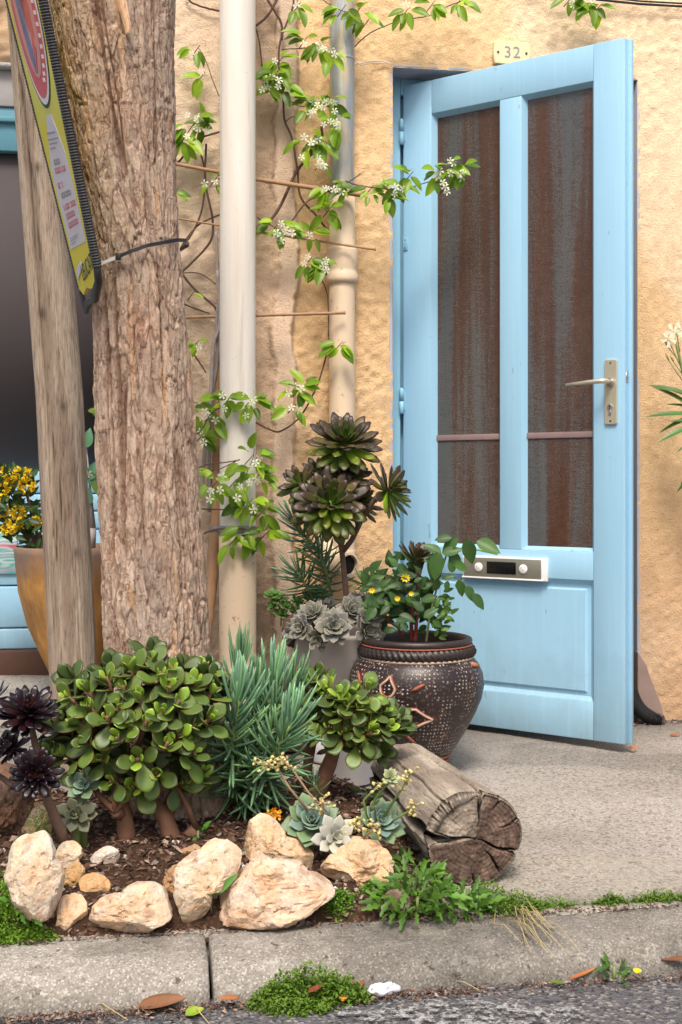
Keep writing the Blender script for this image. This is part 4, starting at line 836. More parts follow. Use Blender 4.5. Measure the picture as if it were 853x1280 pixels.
mb = MB().lathe([(.79*mxr, .955*ht), (.815*mxr, .965*ht), (.83*mxr, .985*ht), (.815*mxr, 1.005*ht), (.775*mxr, 1.012*ht), (.735*mxr, 1.0*ht), (.72*mxr, .97*ht), (.72*mxr, .90*ht), (.70*mxr, .80*ht)], (bc.x, bc.y, bz), 72); part(mb, 'lip', 'black_clay', pot)
for rr_, zz_, mt, th in ((.826, .958, 'terracotta_line', .0022), (.828, .864, 'pale_slip', .004), (.47, .10, 'terracotta_line', .003), (.50, .135, 'terracotta_line', .003)):
    part(MB().tube(ring_pts(Vector((bc.x, bc.y, bz+zz_*ht)), rr_*mxr, 72), th, 6, caps=False), 'painted_line', mt, pot)
def urn_r(z): 
    zz = [b for a, b in prof]; rr = [a for a, b in prof]; return float(np.interp(z/ht, zz, rr))*mxr
a0 = math.atan2(CAM.y-bc.y, CAM.x-bc.x)
def on_urn(dx, z, out=.002):          # dx metres across as seen from the front, z height
    r = urn_r(z)+out; a = a0+math.asin(max(-.98, min(.98, dx/r))); return Vector((bc.x+r*math.cos(a), bc.y+r*math.sin(a), bz+z))
def px_urn(px, py): return (px-521)*S_*.97, .78-(py-604)*S_*.985-bz-.004
def drop(cx, cy, L, W, ang, name='leaf_relief'):
    pts = []
    for k in range(25):
        t = k/24*2*math.pi; x = L*math.cos(t); y = W*math.sin(t)*(1-.55*max(0, math.cos(t))**1.0)*(1 if math.cos(t) < 0 else (1-math.cos(t)*.6))
        X_, Y_ = x*math.cos(R(ang))-y*math.sin(R(ang)), x*math.sin(R(ang))+y*math.cos(R(ang)); a, b = px_urn(cx+X_, cy-Y_); pts.append(on_urn(a, b))
    part(MB().tube(pts, .0048, 7, caps=False), name, 'terracotta_line', pot); part(MB().tube([p+(p-Vector((bc.x, bc.y, p.z))).normalized()*.0022 for p in pts], .0034, 5, caps=False), name, 'pale_slip', pot)
P = [on_urn(*px_urn(590, 826)), on_urn(*px_urn(598, 830))]; part(MB().tube(P, [.006, .007], 8), 'worn_patch', 'terracotta', pot)
drop(486, 849, 13, 9, 78); drop(519, 887, 21, 12, -4); drop(456, 876, 12, 7, 60)
for (x0_, y0_, x1_, y1_) in ((515, 852, 531, 844), (503, 904, 522, 923), (460, 838, 467, 850), (447, 835, 451, 850)):
    P = [on_urn(*px_urn(x0_+(x1_-x0_)*t, y0_+(y1_-y0_)*t)) for t in (0, .3, .7, 1)]; part(MB().tube(P, [.002, .0045, .0045, .002], 7), 'petal_relief', 'terracotta_line', pot)
part(MB().lathe([(.001, .90*ht), (.4*mxr, .905*ht), (.71*mxr, .90*ht)], (bc.x, bc.y, bz), 40, fn=lambda A, z: 0), 'compost', 'wet_soil_pot', pot)
mb = MB()
for k in range(1): mb.box((bc.x-.02, bc.y-.14, bz-.004), (bc.x+.02, bc.y-.10, bz))
# grey bowl on an upturned white pot
gc = at_d(424, 860, 3.66); S2 = 3.66/F; grz = .78-(788-604)*S2
bowl = thing('grey_bowl', 'wide grey planting bowl under the pale echeverias beside the black urn', 'bowl', (gc.x, gc.y, grz-.19))
mr = 58*S2
part(MB().lathe([(.001, 0), (.45*mr, 0), (.62*mr, .02), (.84*mr, .07), (.96*mr, .13), (1.0*mr, .18), (1.03*mr, .186), (1.03*mr, .196), (.97*mr, .198), (.93*mr, .19), (.92*mr, .15)], (gc.x, gc.y, grz-.198), 64), 'body', 'grey_bowl', bowl)
part(MB().lathe([(.001, .165), (.92*mr, .163)], (gc.x, gc.y, grz-.19), 32), 'compost', 'wet_soil_pot', bowl)
wz = PZ(gc.x, gc.y)
wpz = grz-.199
pc = at_d(440, 940, 3.40)
mb = MB().lathe([(.001, 0), (.085, 0), (.092, .006), (.075, wpz-wz-.01), (.001, wpz-wz-.004)], (gc.x, gc.y, wz+.002), 40)
solo(mb, 'white_pot', 'upturned white pot carrying the grey bowl', 'pot', 'white_pot', (gc.x, gc.y, wz), bevel=0)
pz2 = PZ(pc.x, pc.y)
solo(MB().lathe([(.001, 0), (.052, 0), (.056, .003), (.064, .12), (.07, .125), (.07, .145), (.062, .146), (.058, .11), (.001, .10)], (pc.x, pc.y, pz2+.004), 36), 'white_pot', 'small white pot in shade between the little jade plant and the log', 'pot', 'white_pot', (pc.x, pc.y, pz2))
# tall ochre pot with yellow flowers in front of the shop
oc = at_z(92, 868, .0); od = (oc-CAM).dot(FWD); So = od/F; oz = PZ(oc.x, min(oc.y, 1.2)); otop = .78-(683-604)*So; orad = 73*So
op = thing('ochre_pot', 'tall tapering ochre clay pot standing before the blue shop front', 'pot', (oc.x, oc.y, oz)); oh = otop-oz
part(MB().lathe([(.001, 0), (.24*orad, 0), (.28*orad, .01), (.38*orad, .13*oh), (.58*orad, .30*oh), (.76*orad, .46*oh), (.93*orad, .70*oh), (1.0*orad, .95*oh), (1.02*orad, .99*oh), (.98*orad, oh), (.93*orad, .985*oh), (.90*orad, .9*oh)], (oc.x, oc.y, oz+.002), 64, fn=lambda A, z: .003*np.sin(A*2+z*9)), 'body', 'ochre_pot', op)
part(MB().lathe([(.001, .93*oh), (.92*orad, .92*oh)], (oc.x, oc.y, oz), 32), 'compost', 'wet_soil_pot', op)
# ================================================================ THE LOG
La, Lb = at_d(594, 1049, 2.63), at_d(503, 968, 3.17)
ax = (Lb-La).normalized(); Ll = (Lb-La).length; e1 = (RIGHT-ax*RIGHT.dot(ax)).normalized(); e2 = -ax.cross(e1); 
if e2.z < 0: e2 = -e2
R0 = .1015; na = 264
cracks = [(80, .006, .75, .62), (-22, .0045, .95, .05), (176, .011, .98, 1.0), (-50, .0025, .65, .05), (128, .0022, .30, .6), (20, .002, .4, .05), (-92, .002, .3, .05), (56, .0022, .3, .3)]   # angle, half width, depth share, reach along
ang = np.arange(na)*2*math.pi/na
def crack_at(x_, y_, s):      # wedge depth map at radial position (for ends) and at rim
    dep = 0
    for a_, hw_, dp, re in cracks:
        ca_, sa_ = math.cos(R(a_)), math.sin(R(a_)); along = x_*ca_+y_*sa_; off = -x_*sa_+y_*ca_+.0025*np.sin(along*90+a_)
        inside = (along > R0*(1-dp)) & (along < 2*R0); wd = hw_*np.clip((along-R0*(1-dp))/(R0*dp), 0, 1)+.0012
        dep = np.maximum(dep, np.where(inside, np.clip(1-abs(off)/wd, 0, 1)**.6, 0)*(1 if s < re else max(0, 1-(s-re)*4)))
    return dep
nl = 170; V, C = [], []
def wood_col(k): return np.array([.28, .235, .19])*(1-k)+np.array([.46, .40, .33])*k
rings = [('f', q) for q in np.linspace(.02, .985, 40)]+[('s', s) for s in np.linspace(0, 1, nl)]+[('b', q) for q in np.linspace(.97, .05, 14)]
for kind, q in rings:
    s = {'f': 0, 's': q, 'b': 1}[kind]; r = R0*(1.0-.20*s)*(1+.025*np.sin(ang*2+1)+.012*np.sin(ang*3)); r = r*(1+.03*vn(np.cos(ang)*2, np.sin(ang)*2, s*3, 71))
    if kind in 'fb': r = r*q
    xx, yy = r*np.cos(ang), r*np.sin(ang); 
    dep = crack_at(xx, yy, s); depth_in = 0
    if kind == 's':
        r2 = r+.0012*fbm(np.cos(ang)*9, np.sin(ang)*9, s*6, 3, 72)-.0022*ss(.9, 1, 1-abs(vn(np.cos(ang)*14, np.sin(ang)*14, s*3, 73)))
        dd = dep*np.where(dep > 0, 1, 0); big = np.zeros_like(ang)
        for a_, hw_, dp, re in cracks:
            da = np.arctan2(np.sin(ang-R(a_)), np.cos(ang-R(a_)))*R0; wd = hw_*(1+.3*math.sin(s*9+a_))+.001; fade = 1 if s < re else max(0, 1-(s-re)*3)
            big = np.maximum(big, np.clip(1-abs(da+.003*math.sin(s*14+a_))/wd, 0, 1)**.5*fade*min(.07, hw_*4.2))
        rr = r2-big; xx, yy = rr*np.cos(ang), rr*np.sin(ang); along = s*Ll
        sag = 0; L_ = along+np.where(s < .1, (1-s/.1)*0, 0)
        edge = .006*max(0, 1-s*14); 
        cham = ss(85, 105, np.degrees(ang))*(1-ss(160, 175, np.degrees(ang)))*max(0, 1-s*5)*.012; rr = rr-cham-edge; xx, yy = rr*np.cos(ang), rr*np.sin(ang)
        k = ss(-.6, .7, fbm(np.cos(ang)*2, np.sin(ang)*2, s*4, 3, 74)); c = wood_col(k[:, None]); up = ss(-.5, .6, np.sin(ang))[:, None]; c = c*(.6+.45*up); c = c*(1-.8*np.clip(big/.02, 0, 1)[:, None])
        P = [La+ax*(along)+e1*float(a)+e2*float(b) for a, b in zip(xx, yy)]
    else:
        dp_ = dep*(.024 if kind == 'f' else -.03)
        rel = .0007*np.sin(q*78)+.002*fbm(xx*160, yy*160, 1, 3, 75)+.004*(1-ss(.0, .2, 1-q)) 
        cham = ss(85, 105, np.degrees(ang))*(1-ss(165, 180, np.degrees(ang)))*.022*max(0, q-.35)
        off = (rel+cham+dp_+.010*max(0, q-.9)) if kind == 'f' else Ll-.0+dp_
        c = np.array([.17, .115, .09])*(1+.16*np.sin(q*78+.8*np.sin(ang*3)))[:, None] if np.ndim(np.sin(ang)) else 0
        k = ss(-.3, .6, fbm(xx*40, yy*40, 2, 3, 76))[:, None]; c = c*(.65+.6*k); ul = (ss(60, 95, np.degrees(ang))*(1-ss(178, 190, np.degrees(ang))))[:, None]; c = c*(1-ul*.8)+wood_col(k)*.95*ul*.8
        c = c*(1-.9*dep[:, None]); off = np.broadcast_to(off, ang.shape)
        if kind == 'f': off = off-.0
        P = [La+ax*float(o)+e1*float(a)+e2*float(b) for a, b, o in zip(xx, yy, off)]
    V.append([tuple(p) for p in P]); C.append(np.hstack([c, np.ones((na, 1))]))
V = np.array(V); C = np.array(C); lz = PZ(La.x, La.y)
V[..., 2] = np.maximum(V[..., 2], pave_z(V[..., 0], V[..., 1])+.001)
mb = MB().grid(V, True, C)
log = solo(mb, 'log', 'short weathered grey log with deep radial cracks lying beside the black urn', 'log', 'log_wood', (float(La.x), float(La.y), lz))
uv = log.data.uv_layers.new(name='UVMap'); nr = len(rings)
lin = np.array([l.vertex_index for l in log.data.loops]); row, cl = lin//na, lin % na
kinds = np.array([0 if k == 'f' else 1 if k == 's' else 2 for k, q in rings]); qs = np.array([q for k, q in rings])
u_ = cl/na*1.0; v_ = np.where(kinds[row] == 1, qs[row], qs[row]*.02)
u_ = np.where(kinds[row] == 1, u_, cl/na); uv.data.foreach_set('uv', np.stack([u_, v_], 1).astype(np.float32).ravel())
# ================================================================ ROCKS
def rock(name, label, poly, py_base, tint=(.66, .56, .44), thick=.75, seed=0, z=None, n=46, amp=.05, dpush=0, zb=None, mats='limestone'):
    cx = sum(p[0] for p in poly)/len(poly); cy = (min(p[1] for p in poly)+max(p[1] for p in poly))/2
    c = at_z(cx, py_base, zb if zb is not None else -.035)
    if zb is None:
        for _ in range(4): c = at_z(cx, py_base, min(.02, SZ(c.x, c.y)-.012) if c.y > -1.70 else -.053)
    d = (c-CAM).dot(FWD)+dpush; cen = at_d(cx, cy, d+.02)
    A = [math.atan2(-(p[1]-cy), p[0]-cx) for p in poly]; Rr = [math.hypot(p[0]-cx, p[1]-cy)*d/F for p in poly]
    o = sorted(zip(A, Rr)); A = [a for a, r in o]; Rr = [r for a, r in o]; A = [A[-1]-2*math.pi]+A+[A[0]+2*math.pi]; Rr = [Rr[-1]]+Rr+[Rr[0]]
    mean = sum(Rr)/len(Rr); T = mean*thick; m = n*2
    g_ = np.linspace(-1, 1, 30); ga, gb = np.meshgrid(g_, g_); o1 = np.ones_like(ga); fs = []
    for q_ in ((ga, gb, o1), (gb, ga, -o1), (gb, o1, ga), (ga, -o1, gb), (o1, ga, gb), (-o1, gb, ga)): fs.append(np.stack(q_, -1).reshape(-1, 3))
    allv = np.round(np.vstack(fs), 6); uq, inv = np.unique(allv, axis=0, return_inverse=True); inv = inv.ravel(); quads = []
    for f0 in range(6):
        for i in range(29):
            for j in range(29):
                k0 = f0*900+i*30+j; quads.append((inv[k0], inv[k0+1], inv[k0+31], inv[k0+30]))
    uq = uq*np.sqrt(1-uq[:, [1, 2, 0]]**2/2-uq[:, [2, 0, 1]]**2/2+uq[:, [1, 2, 0]]**2*uq[:, [2, 0, 1]]**2/3); uq = uq/np.linalg.norm(uq, axis=1, keepdims=True)
    st = np.hypot(uq[:, 0], uq[:, 1]); an = np.arctan2(uq[:, 1], uq[:, 0]); ct = uq[:, 2]; ra = np.interp(an, A, Rr); mr_ = min(Rr)
    ra = ra*np.clip(st*1.6, 0, 1)+(1-np.clip(st*1.6, 0, 1))*mr_
    e = .72; sx = st**e; u = sx*ra*np.cos(an); v = sx*ra*np.sin(an); w = np.sign(ct)*abs(ct)**.8*T
    # facets
    rg = random.Random(seed*17+3); 
    D = np.stack([u, v, w], -1); L = np.linalg.norm(D, axis=-1, keepdims=True)+1e-9; Nn = D/L
    for q in range(16):
        f = Vector((rg.gauss(0, .5), rg.gauss(.25, .5), abs(rg.gauss(.8, .35)))).normalized(); f = np.array(f); dd = (D @ f); lim = dd.max()*(.66+.22*rg.random()); over = np.maximum(0, dd-lim); D = D-over[..., None]*f*.95
    s = seed*3.1; nz = fbm(Nn[..., 0]*2.4+s, Nn[..., 1]*2.4, Nn[..., 2]*2.4, 5, seed, .55); pit = np.maximum(0, fbm(Nn[..., 0]*7+s, Nn[..., 1]*7, Nn[..., 2]*7, 3, seed+4)-.35)
    D = D+Nn*(nz[..., None]*mean*amp-pit[..., None]*mean*.10)
    for ax_i, vals in ((0, [(p[0]-cx)*d/F for p in poly]), (1, [-(p[1]-cy)*d/F for p in poly])):
        lo, hi = D[..., ax_i].min(), D[..., ax_i].max(); a_, b_ = min(vals), max(vals); D[..., ax_i] = a_+(D[..., ax_i]-lo)/(hi-lo)*(b_-a_)
    V = np.zeros_like(D); 
    for k in range(3): V[..., k] = cen[k]+D[..., 0]*RIGHT[k]+D[..., 1]*UP[k]-D[..., 2]*FWD[k]
    t = np.array(tint); kk = ss(-.5, .6, fbm(Nn[..., 0]*2+s+9, Nn[..., 1]*2, Nn[..., 2]*2, 3, seed+8))[..., None]; c = t*(1-kk)+(t*np.array([1.08, .93, .80]))*kk
    dirt = (ss(.25, -.05, (D[..., 1]-D[..., 1].min())/(D[..., 1].max()-D[..., 1].min())+.16*fbm(Nn[..., 0]*4+s, Nn[..., 1]*4, Nn[..., 2]*4, 4, seed+2))+.55*ss(.35, .8, fbm(Nn[..., 0]*3.3+s, Nn[..., 1]*3.3, Nn[..., 2]*3.3, 4, seed+21)))[..., None]; dirt = np.clip(dirt, 0, 1)*.85; c = c*.93; c = c*(1-dirt)+dirt*np.array([.26, .16, .10])
    c = np.concatenate([np.clip(c, 0, .9), np.ones_like(c[..., :1])], -1)
    mb = MB(); mb.add(V, [tuple(int(x) for x in q) for q in quads], c)
    o_ = solo(mb, name, label, 'rock', mats, tuple(cen-UP*((max(p[1] for p in poly)-cy)*d/F))); o_.data.set_sharp_from_angle(angle=R(17)); return o_
LM = (.64, .575, .48); OC = (.50, .34, .17); WHT = (.64, .60, .56); TAN = (.64, .52, .38)
rock('limestone_rock', 'largest pale boulder with two humps at the far left of the rock edging', [(4, 1085), (12, 1060), (28, 1044), (48, 1042), (62, 1058), (66, 1080), (80, 1128), (66, 1146), (38, 1154), (22, 1148), (8, 1120)], 1165, (.66, .60, .51), .7, 1)
rock('limestone_rock', 'pale block with moss behind the leftmost large boulder', [(19, 1020), (38, 1003), (58, 1008), (64, 1030), (60, 1060), (22, 1062)], 1068, (.62, .53, .40), .6, 2, dpush=.02)
rock('limestone_rock', 'small rounded cream stone right of the largest boulder', [(66, 1070), (74, 1056), (90, 1052), (103, 1060), (101, 1075), (92, 1088), (76, 1092)], 1098, (.66, .58, .46), .8, 3)
rock('limestone_rock', 'small ochre brown oval stone wedged beside the cream stone', [(75, 1110), (86, 1086), (98, 1079), (106, 1086), (98, 1104), (84, 1115)], 1118, OC, .7, 4)
rock('limestone_rock', 'round ochre stone beneath the jade plant stems', [(97, 1100), (108, 1092), (128, 1094), (139, 1104), (136, 1120), (120, 1127), (104, 1120)], 1130, (.56, .39, .22), .8, 5)
rock('limestone_rock', 'small cream angular stone on the kerb below the ochre stones', [(66, 1150), (74, 1128), (86, 1119), (102, 1120), (110, 1142), (106, 1160), (88, 1168), (70, 1167)], 1170, (.68, .54, .40), .7, 6)
rock('limestone_rock', 'small white chip of rock lying on the soil under the jade plant', [(112, 1078), (122, 1066), (134, 1058), (149, 1070), (142, 1084), (118, 1088)], 1092, WHT, .5, 7)
rock('limestone_rock', 'wide low pale rock on the kerb left of the joint', [(110, 1152), (114, 1138), (150, 1122), (172, 1102), (198, 1108), (216, 1146), (196, 1160), (150, 1170), (128, 1167)], 1172, (.65, .56, .46), .75, 8)
rock('limestone_rock', 'rough brown pitted stone left of the tall leaning slab', [(202, 1112), (206, 1096), (226, 1082), (232, 1096), (222, 1116), (208, 1124)], 1126, (.40, .26, .15), .8, 9, amp=.14)
rock('limestone_rock', 'small rough brown stone just under the trunk base', [(220, 1076), (232, 1062), (248, 1057), (253, 1070), (240, 1082), (226, 1084)], 1086, (.42, .29, .17), .8, 10, amp=.14)
rock('limestone_rock', 'tall pale slab leaning right with a green seedling before it', [(216, 1144), (224, 1112), (250, 1066), (268, 1051), (302, 1068), (296, 1086), (262, 1112), (246, 1150), (228, 1160)], 1165, (.67, .585, .47), .7, 11)
rock('limestone_rock', 'large pale wedge of rock with its point toward the right', [(268, 1132), (282, 1096), (298, 1072), (338, 1078), (384, 1094), (420, 1105), (394, 1130), (366, 1150), (318, 1161), (282, 1152)], 1164, (.68, .57, .47), .65, 12)
rock('limestone_rock', 'blocky cream rock perched behind the pale wedge, echeverias at its side', [(304, 1056), (310, 1030), (324, 1019), (348, 1032), (356, 1050), (393, 1076), (388, 1094), (350, 1080), (306, 1072)], 1098, (.66, .55, .41), .7, 13)
rock('limestone_rock', 'rounded pitted rock below the echeverias beside the log', [(400, 1090), (414, 1068), (440, 1048), (462, 1048), (484, 1062), (494, 1096), (482, 1124), (456, 1128), (430, 1110)], 1130, TAN, .8, 14, amp=.11)
rock('grey_stone', 'small grey stone under the rocket weeds beside the log', [(480, 1122), (494, 1112), (512, 1118), (514, 1134), (498, 1140), (484, 1136)], 1142, (.25, .21, .18), .8, 15)
rock('dark_boulder', 'big dull brown boulder at the left edge behind the pale rocks', [(-46, 1075), (-40, 990), (-10, 958), (30, 968), (44, 1000), (38, 1040), (22, 1068)], 1075, (.22, .15, .115), .7, 16, zb=-.02, amp=.12)
rock('dark_stone', 'dark brown stone beside the white downpipe foot', [(352, 790), (356, 774), (380, 766), (404, 778), (408, 800), (380, 812), (356, 806)], 950, (.10, .055, .04), .8, 17, zb=-.0, mats='dark_rock')
rock('pale_slab', 'flat pale pinkish slab between the trunk and the blue chalk sticks', [(244, 846), (262, 836), (286, 840), (292, 858), (262, 866), (246, 862)], 905, (.62, .48, .40), .9, 18, zb=-.0)
rock('broken_shard', 'terracotta coloured stone at the foot of the bamboo pole', [(254, 828), (262, 798), (276, 806), (282, 832), (264, 838)], 895, (.36, .19, .12), .7, 19, zb=0)
# moss on the block
# ================================================================ MULCH, GRIT AND LITTER (nobody could count it)
mb = MB(); rg = random.Random(5)
def chip(x, y, z, s, c):
    q = Matrix.Rotation(rg.uniform(0, 6.3), 4, 'Z') @ Matrix.Rotation(rg.gauss(0, .5), 4, 'X') @ Matrix.Rotation(rg.gauss(0, .5), 4, 'Y'); a, b, h = s*rg.uniform(.4, 1.3), s*rg.uniform(.25, .6), s*.12
    V = [q @ Vector(v)+Vector((x, y, z)) for v in ((-a, 0, 0), (-a*.3, b, h), (a, b*.2, 0), (a*.4, -b, h), (0, 0, h*2.5))]; mb.add(V, [(4, 0, 1), (4, 1, 2), (4, 2, 3), (4, 3, 0), (0, 3, 2, 1)], C=c)
cols = [(.085, .05, .034), (.14, .085, .06), (.05, .032, .024), (.20, .13, .10), (.34, .25, .19), (.10, .05, .038), (.20, .17, .15)]
for i in range(9500):
    x, y = rg.uniform(-1.6, -.22), rg.uniform(-1.70, -.8); s = rg.choice((.003, .005, .007, .009, .014)) ; c = np.array(cols[min(6, int(rg.random()**1.3*7))]); chip(x, y, SZ(x, y)+s*.3, s, tuple(c))
mm = mk('mulch', .95, .1); mm.col(mm.mix(1.0, mm.attr(), mm.ramp(mm.noise(60, 3), [(.3, .7), (.7, 1.3)]), 'MULTIPLY'))
solo(mb, 'mulch', 'brown bark mulch and grit scattered over the soil bed', 'mulch', 'mulch', (-.9, -1.4, 0), smooth=False, kind='stuff')
mb = MB()
for i in range(5200):                    # gutter debris along the kerb foot
    x = rg.uniform(-1.35, .85); dens = .35+.65*(vn(x*5, 1, 2, 3) > -.1); 
    if rg.random() > dens: continue
    y = -1.893-abs(rg.gauss(0, .018)); s = rg.choice((.0025, .004, .006)); chip(x, y, -.112+rg.random()*.006*(1 if y > -1.92 else .2), s, cols[int(rg.random()*7)])
for i in range(1500):
    x = rg.uniform(-1.3, .9); y = -1.703+rg.gauss(0, .010); s = rg.choice((.002, .004, .006)); chip(x, y, max(PZ(x, max(y, -1.7)), -.053)+.002, s, cols[int(rg.random()*7)])
for i in range(900):
    x, y = rg.uniform(-.2, .95), -abs(rg.gauss(0, .5))-.02; 
    if y < -1.65: continue
    s = rg.choice((.0015, .002, .003)); chip(x, y, PZ(x, y)+.001, s, cols[int(rg.random()*7)])
for i in range(420):
    x = rg.uniform(.5, 1.3); y = -.13-abs(rg.gauss(0, .03)); chip(x, y, PZ(x, y)+.003, rg.choice((.004, .007, .010)), cols[int(rg.random()*7)])

solo(mb, 'debris', 'dry plant debris and grit along the gutter and kerb', 'debris', 'mulch', (0, -1.9, -.1), smooth=False, kind='stuff')
mb = MB(); rgp = random.Random(77)
for i in range(420):
    x, y = rgp.uniform(-1.5, -.3), rgp.uniform(-1.69, -1.1)
    if rgp.random() < (y+1.69)*1.2: continue
    s = rgp.uniform(.002, .0065); z = SZ(x, y)+s*.3; V = [Vector((x, y, z))+Vector((math.cos(a)*math.cos(b)*s*rgp.uniform(.7, 1.2), math.sin(a)*math.cos(b)*s*rgp.uniform(.6, 1.1), math.sin(b)*s*.7)) for b in (-.5, .55) for a in (0, 1.26, 2.5, 3.8, 5.0)]+[Vector((x, y, z+s*.75))]
    t_ = rgp.choice(((.55, .48, .40), (.45, .34, .25), (.35, .28, .23), (.62, .58, .52))); mb.add(V, [(k, (k+1) % 5, 5+(k+1) % 5, 5+k) for k in range(5)]+[(5+k, 5+(k+1) % 5, 10) for k in range(5)], C=t_)
solo(mb, 'gravel', 'small pale pebbles sprinkled between the edging rocks', 'gravel', 'mulch', (-.9, -1.5, 0), smooth=False, kind='stuff')
# fallen leaves and scraps one can pick out
def fallen(label, px, py, zsurf, L, W, ang, mat='dead_leaf', col=(1, 1, 1), name='fallen_leaf', cat='leaf', curl=.12, prof=lance, Y=None):
    p = at_z(px, py, zsurf) if Y is None else at_y(px, py, Y); V, Fc, C = leaf_arrays(prof, W/L, 0, curl, .35, 8, 6)
    M = frame(p+Vector((0, 0, .004)), (math.cos(R(ang)), math.sin(R(ang)), .05), (0, -.15, 1), L); A = np.array(M); V2 = V @ A[:3, :3].T+A[:3, 3]
    o = solo(MB().add(V2, Fc, C), name, label, cat, mat, tuple(p)); o.color = (*col, 1); s = o.modifiers.new('s', 'SOLIDIFY'); s.thickness = .0008; return o
fallen('large curled grey brown leaf in the gutter below the wide low rock', 171, 1262, -.112, .085, .042, -5, col=(1.0, .85, .75))
fallen('rounded yellow green leaf lying on the asphalt', 232, 1272, -.112, .034, .026, 20, 'moss', (1.5, 1.25, 1.2), prof=ovate)
fallen('slim orange leaf in the gutter near the small gutter weed', 712, 1226, -.108, .06, .010, 18, col=(2.0, 1.3, .7)); fallen('brown curved strip of bark at the right end of the kerb', 827, 1202, -.094, .05, .016, -28, col=(.85, .6, .5), name='bark_strip', cat='bark', prof=obov)
fallen('red brown leaf stuck in the low gutter weeds', 386, 1243, -.088, .030, .013, 30, col=(.85, .35, .3)); fallen('small orange leaf on the asphalt at the weed edge', 428, 1254, -.104, .018, .012, 70, col=(2.2, 1.4, .6), prof=ovate)
fallen('crumpled tan leaf at the left side of the gutter weeds', 300, 1250, -.10, .04, .018, 200, col=(1.2, .9, .8)); fallen('dry tan leaf by the right side of the gutter weeds', 452, 1236, -.10, .034, .02, 100, col=(1.2, .95, .8))
fallen('pale green leaf in the gutter beside the orange leaf', 706, 1232, -.110, .026, .012, 170, 'moss', (.9, .75, .9)); fallen('pink brown leaf on the pavement below the door edge', 787, 938, .0, .03, .014, 10, col=(1.3, .8, .7)); fallen('brown leaf on the pavement to the left under the open door edge', 838, 920, .0, .03, .014, -30, col=(1.2, .7, .5)) 
fallen('yellow leaf on the pavement before the shop front', 18, 846, 0, .05, .02, 0, 'moss', (1.5, 1.1, .6)); fallen('reddish curled leaf on the soil between the big rocks', 292, 1060, .01, .05, .022, 130, col=(.9, .55, .5)); fallen('pale red leaf by the kerb under the rounded rock', 440, 1128, -.04, .03, .014, 160, col=(1.4, .8, .7)); 
fallen('yellow petal in the gutter next to the small weed', 796, 1219, -.10, .017, .015, 60, 'petal_yellow', (1, 1, .8), name='fallen_petal', cat='petal', prof=ovate)
# white crumpled scrap
gr = at_z(477, 1236, -.10); V = []; n = 22
for i in range(n):
    th = math.pi*i/(n-1)
    for k in range(28):
        a = 2*math.pi*k/28; q = Vector((math.sin(th)*math.cos(a)*.024, math.sin(th)*math.sin(a)*.014, math.cos(th)*.010)); s_ = 1+.45*float(fbm(q.x*70, q.y*70, q.z*70, 3, 5)); V.append(gr+q*s_)
solo(MB().grid(np.array(V).reshape(n, 28, 3), True), 'paper_scrap', 'crumpled white scrap in the gutter right of the weeds', 'scrap', 'sign_paper', tuple(gr), smooth=False)
# ================================================================ PLANTS
def rosette(th_, c, axis_, Rr, n, me, e_in, e_out, cols, core='green_stem', s_in=.45, s_out=1, pw=.8, name='rosette', seed=0, sag=0, keep=None, jit=.12):
    rg = random.Random(seed+91); axis_ = Vector(axis_).normalized(); X_ = axis_.orthogonal().normalized(); Y_ = axis_.cross(X_); c = Vector(c)
    ro = part(MB().tube([c-axis_*Rr*.30, c-axis_*Rr*.1, c+axis_*Rr*.02], [Rr*.06, Rr*.09, Rr*.05], 8), name, core, th_)
    for k in range(n):
        f = (k+.5)/n; a = k*2.39996+rg.gauss(0, jit); el = R(e_in+(e_out-e_in)*f**pw+rg.gauss(0, 5)); rad = X_*math.cos(a)+Y_*math.sin(a)
        d = rad*math.cos(el)+axis_*math.sin(el); 
        if sag: d = (d-UP*sag*f*rg.random()).normalized()
        L = Rr*(s_in+(s_out-s_in)*min(1, f*1.5)**.8)*rg.uniform(.92, 1.06); up = axis_*math.cos(el)-rad*math.sin(el)
        if keep and not keep(d): continue
        col = cols(f, rg, d); inst(me, 'leaf', ro, frame(c-axis_*Rr*.16*f+rad*Rr*.03, d, up, L), col)
    return ro
jleaf = leafmesh('jade_leaf', 'jade_leaf', prof=obov, width=.68, thick=.10, curl=.10, cup=.10, nl=7, nw=5); jyoung = leafmesh('young_jade_leaf', 'jade_young', prof=obov, width=.66, thick=.10, curl=.04, cup=.08, nl=6, nw=4)
aleaf = leafmesh('aeonium_leaf', 'aeonium_leaf', prof=spat, width=.31, thick=.05, curl=.10, cup=.06, nl=6, nw=3); adark = leafmesh('dark_aeonium_leaf', 'aeonium_dark', prof=spat, width=.30, thick=.05, curl=.14, cup=.08, nl=6, nw=3)
ech = lambda t: (.40+.66*math.sin(min(1, t*1.02)**1.4*math.pi*.80))*(1 if t < .68 else max(.04, 1-((t-.68)/.32)**1.5))
gleaf = leafmesh('grey_leaf', 'grey_echeveria', prof=ech, width=.56, thick=.08, curl=.12, cup=.12, nl=10, nw=4); bleaf = leafmesh('blue_leaf', 'blue_echeveria', prof=ech, width=.62, thick=.08, curl=.14, cup=.14, nl=10, nw=4); pleaf = leafmesh('pale_leaf', 'pale_echeveria', prof=ech, width=.50, thick=.10, curl=.12, cup=.10, nl=8, nw=4)
cleaf = leafmesh('chalk_leaf', 'chalk_leaf', prof=finger, width=.066, thick=.060, curl=.16, cup=0, nl=7, nw=3)
jas = leafmesh('jasmine_leaf', 'jasmine_leaf', prof=lance, width=.46, curl=-.22, cup=.35, nl=7, nw=4); rleaf = leafmesh('rose_leaf', 'rose_leaf', prof=ovate, width=.54, curl=-.15, cup=.25, nl=8, nw=6, wav=.01)
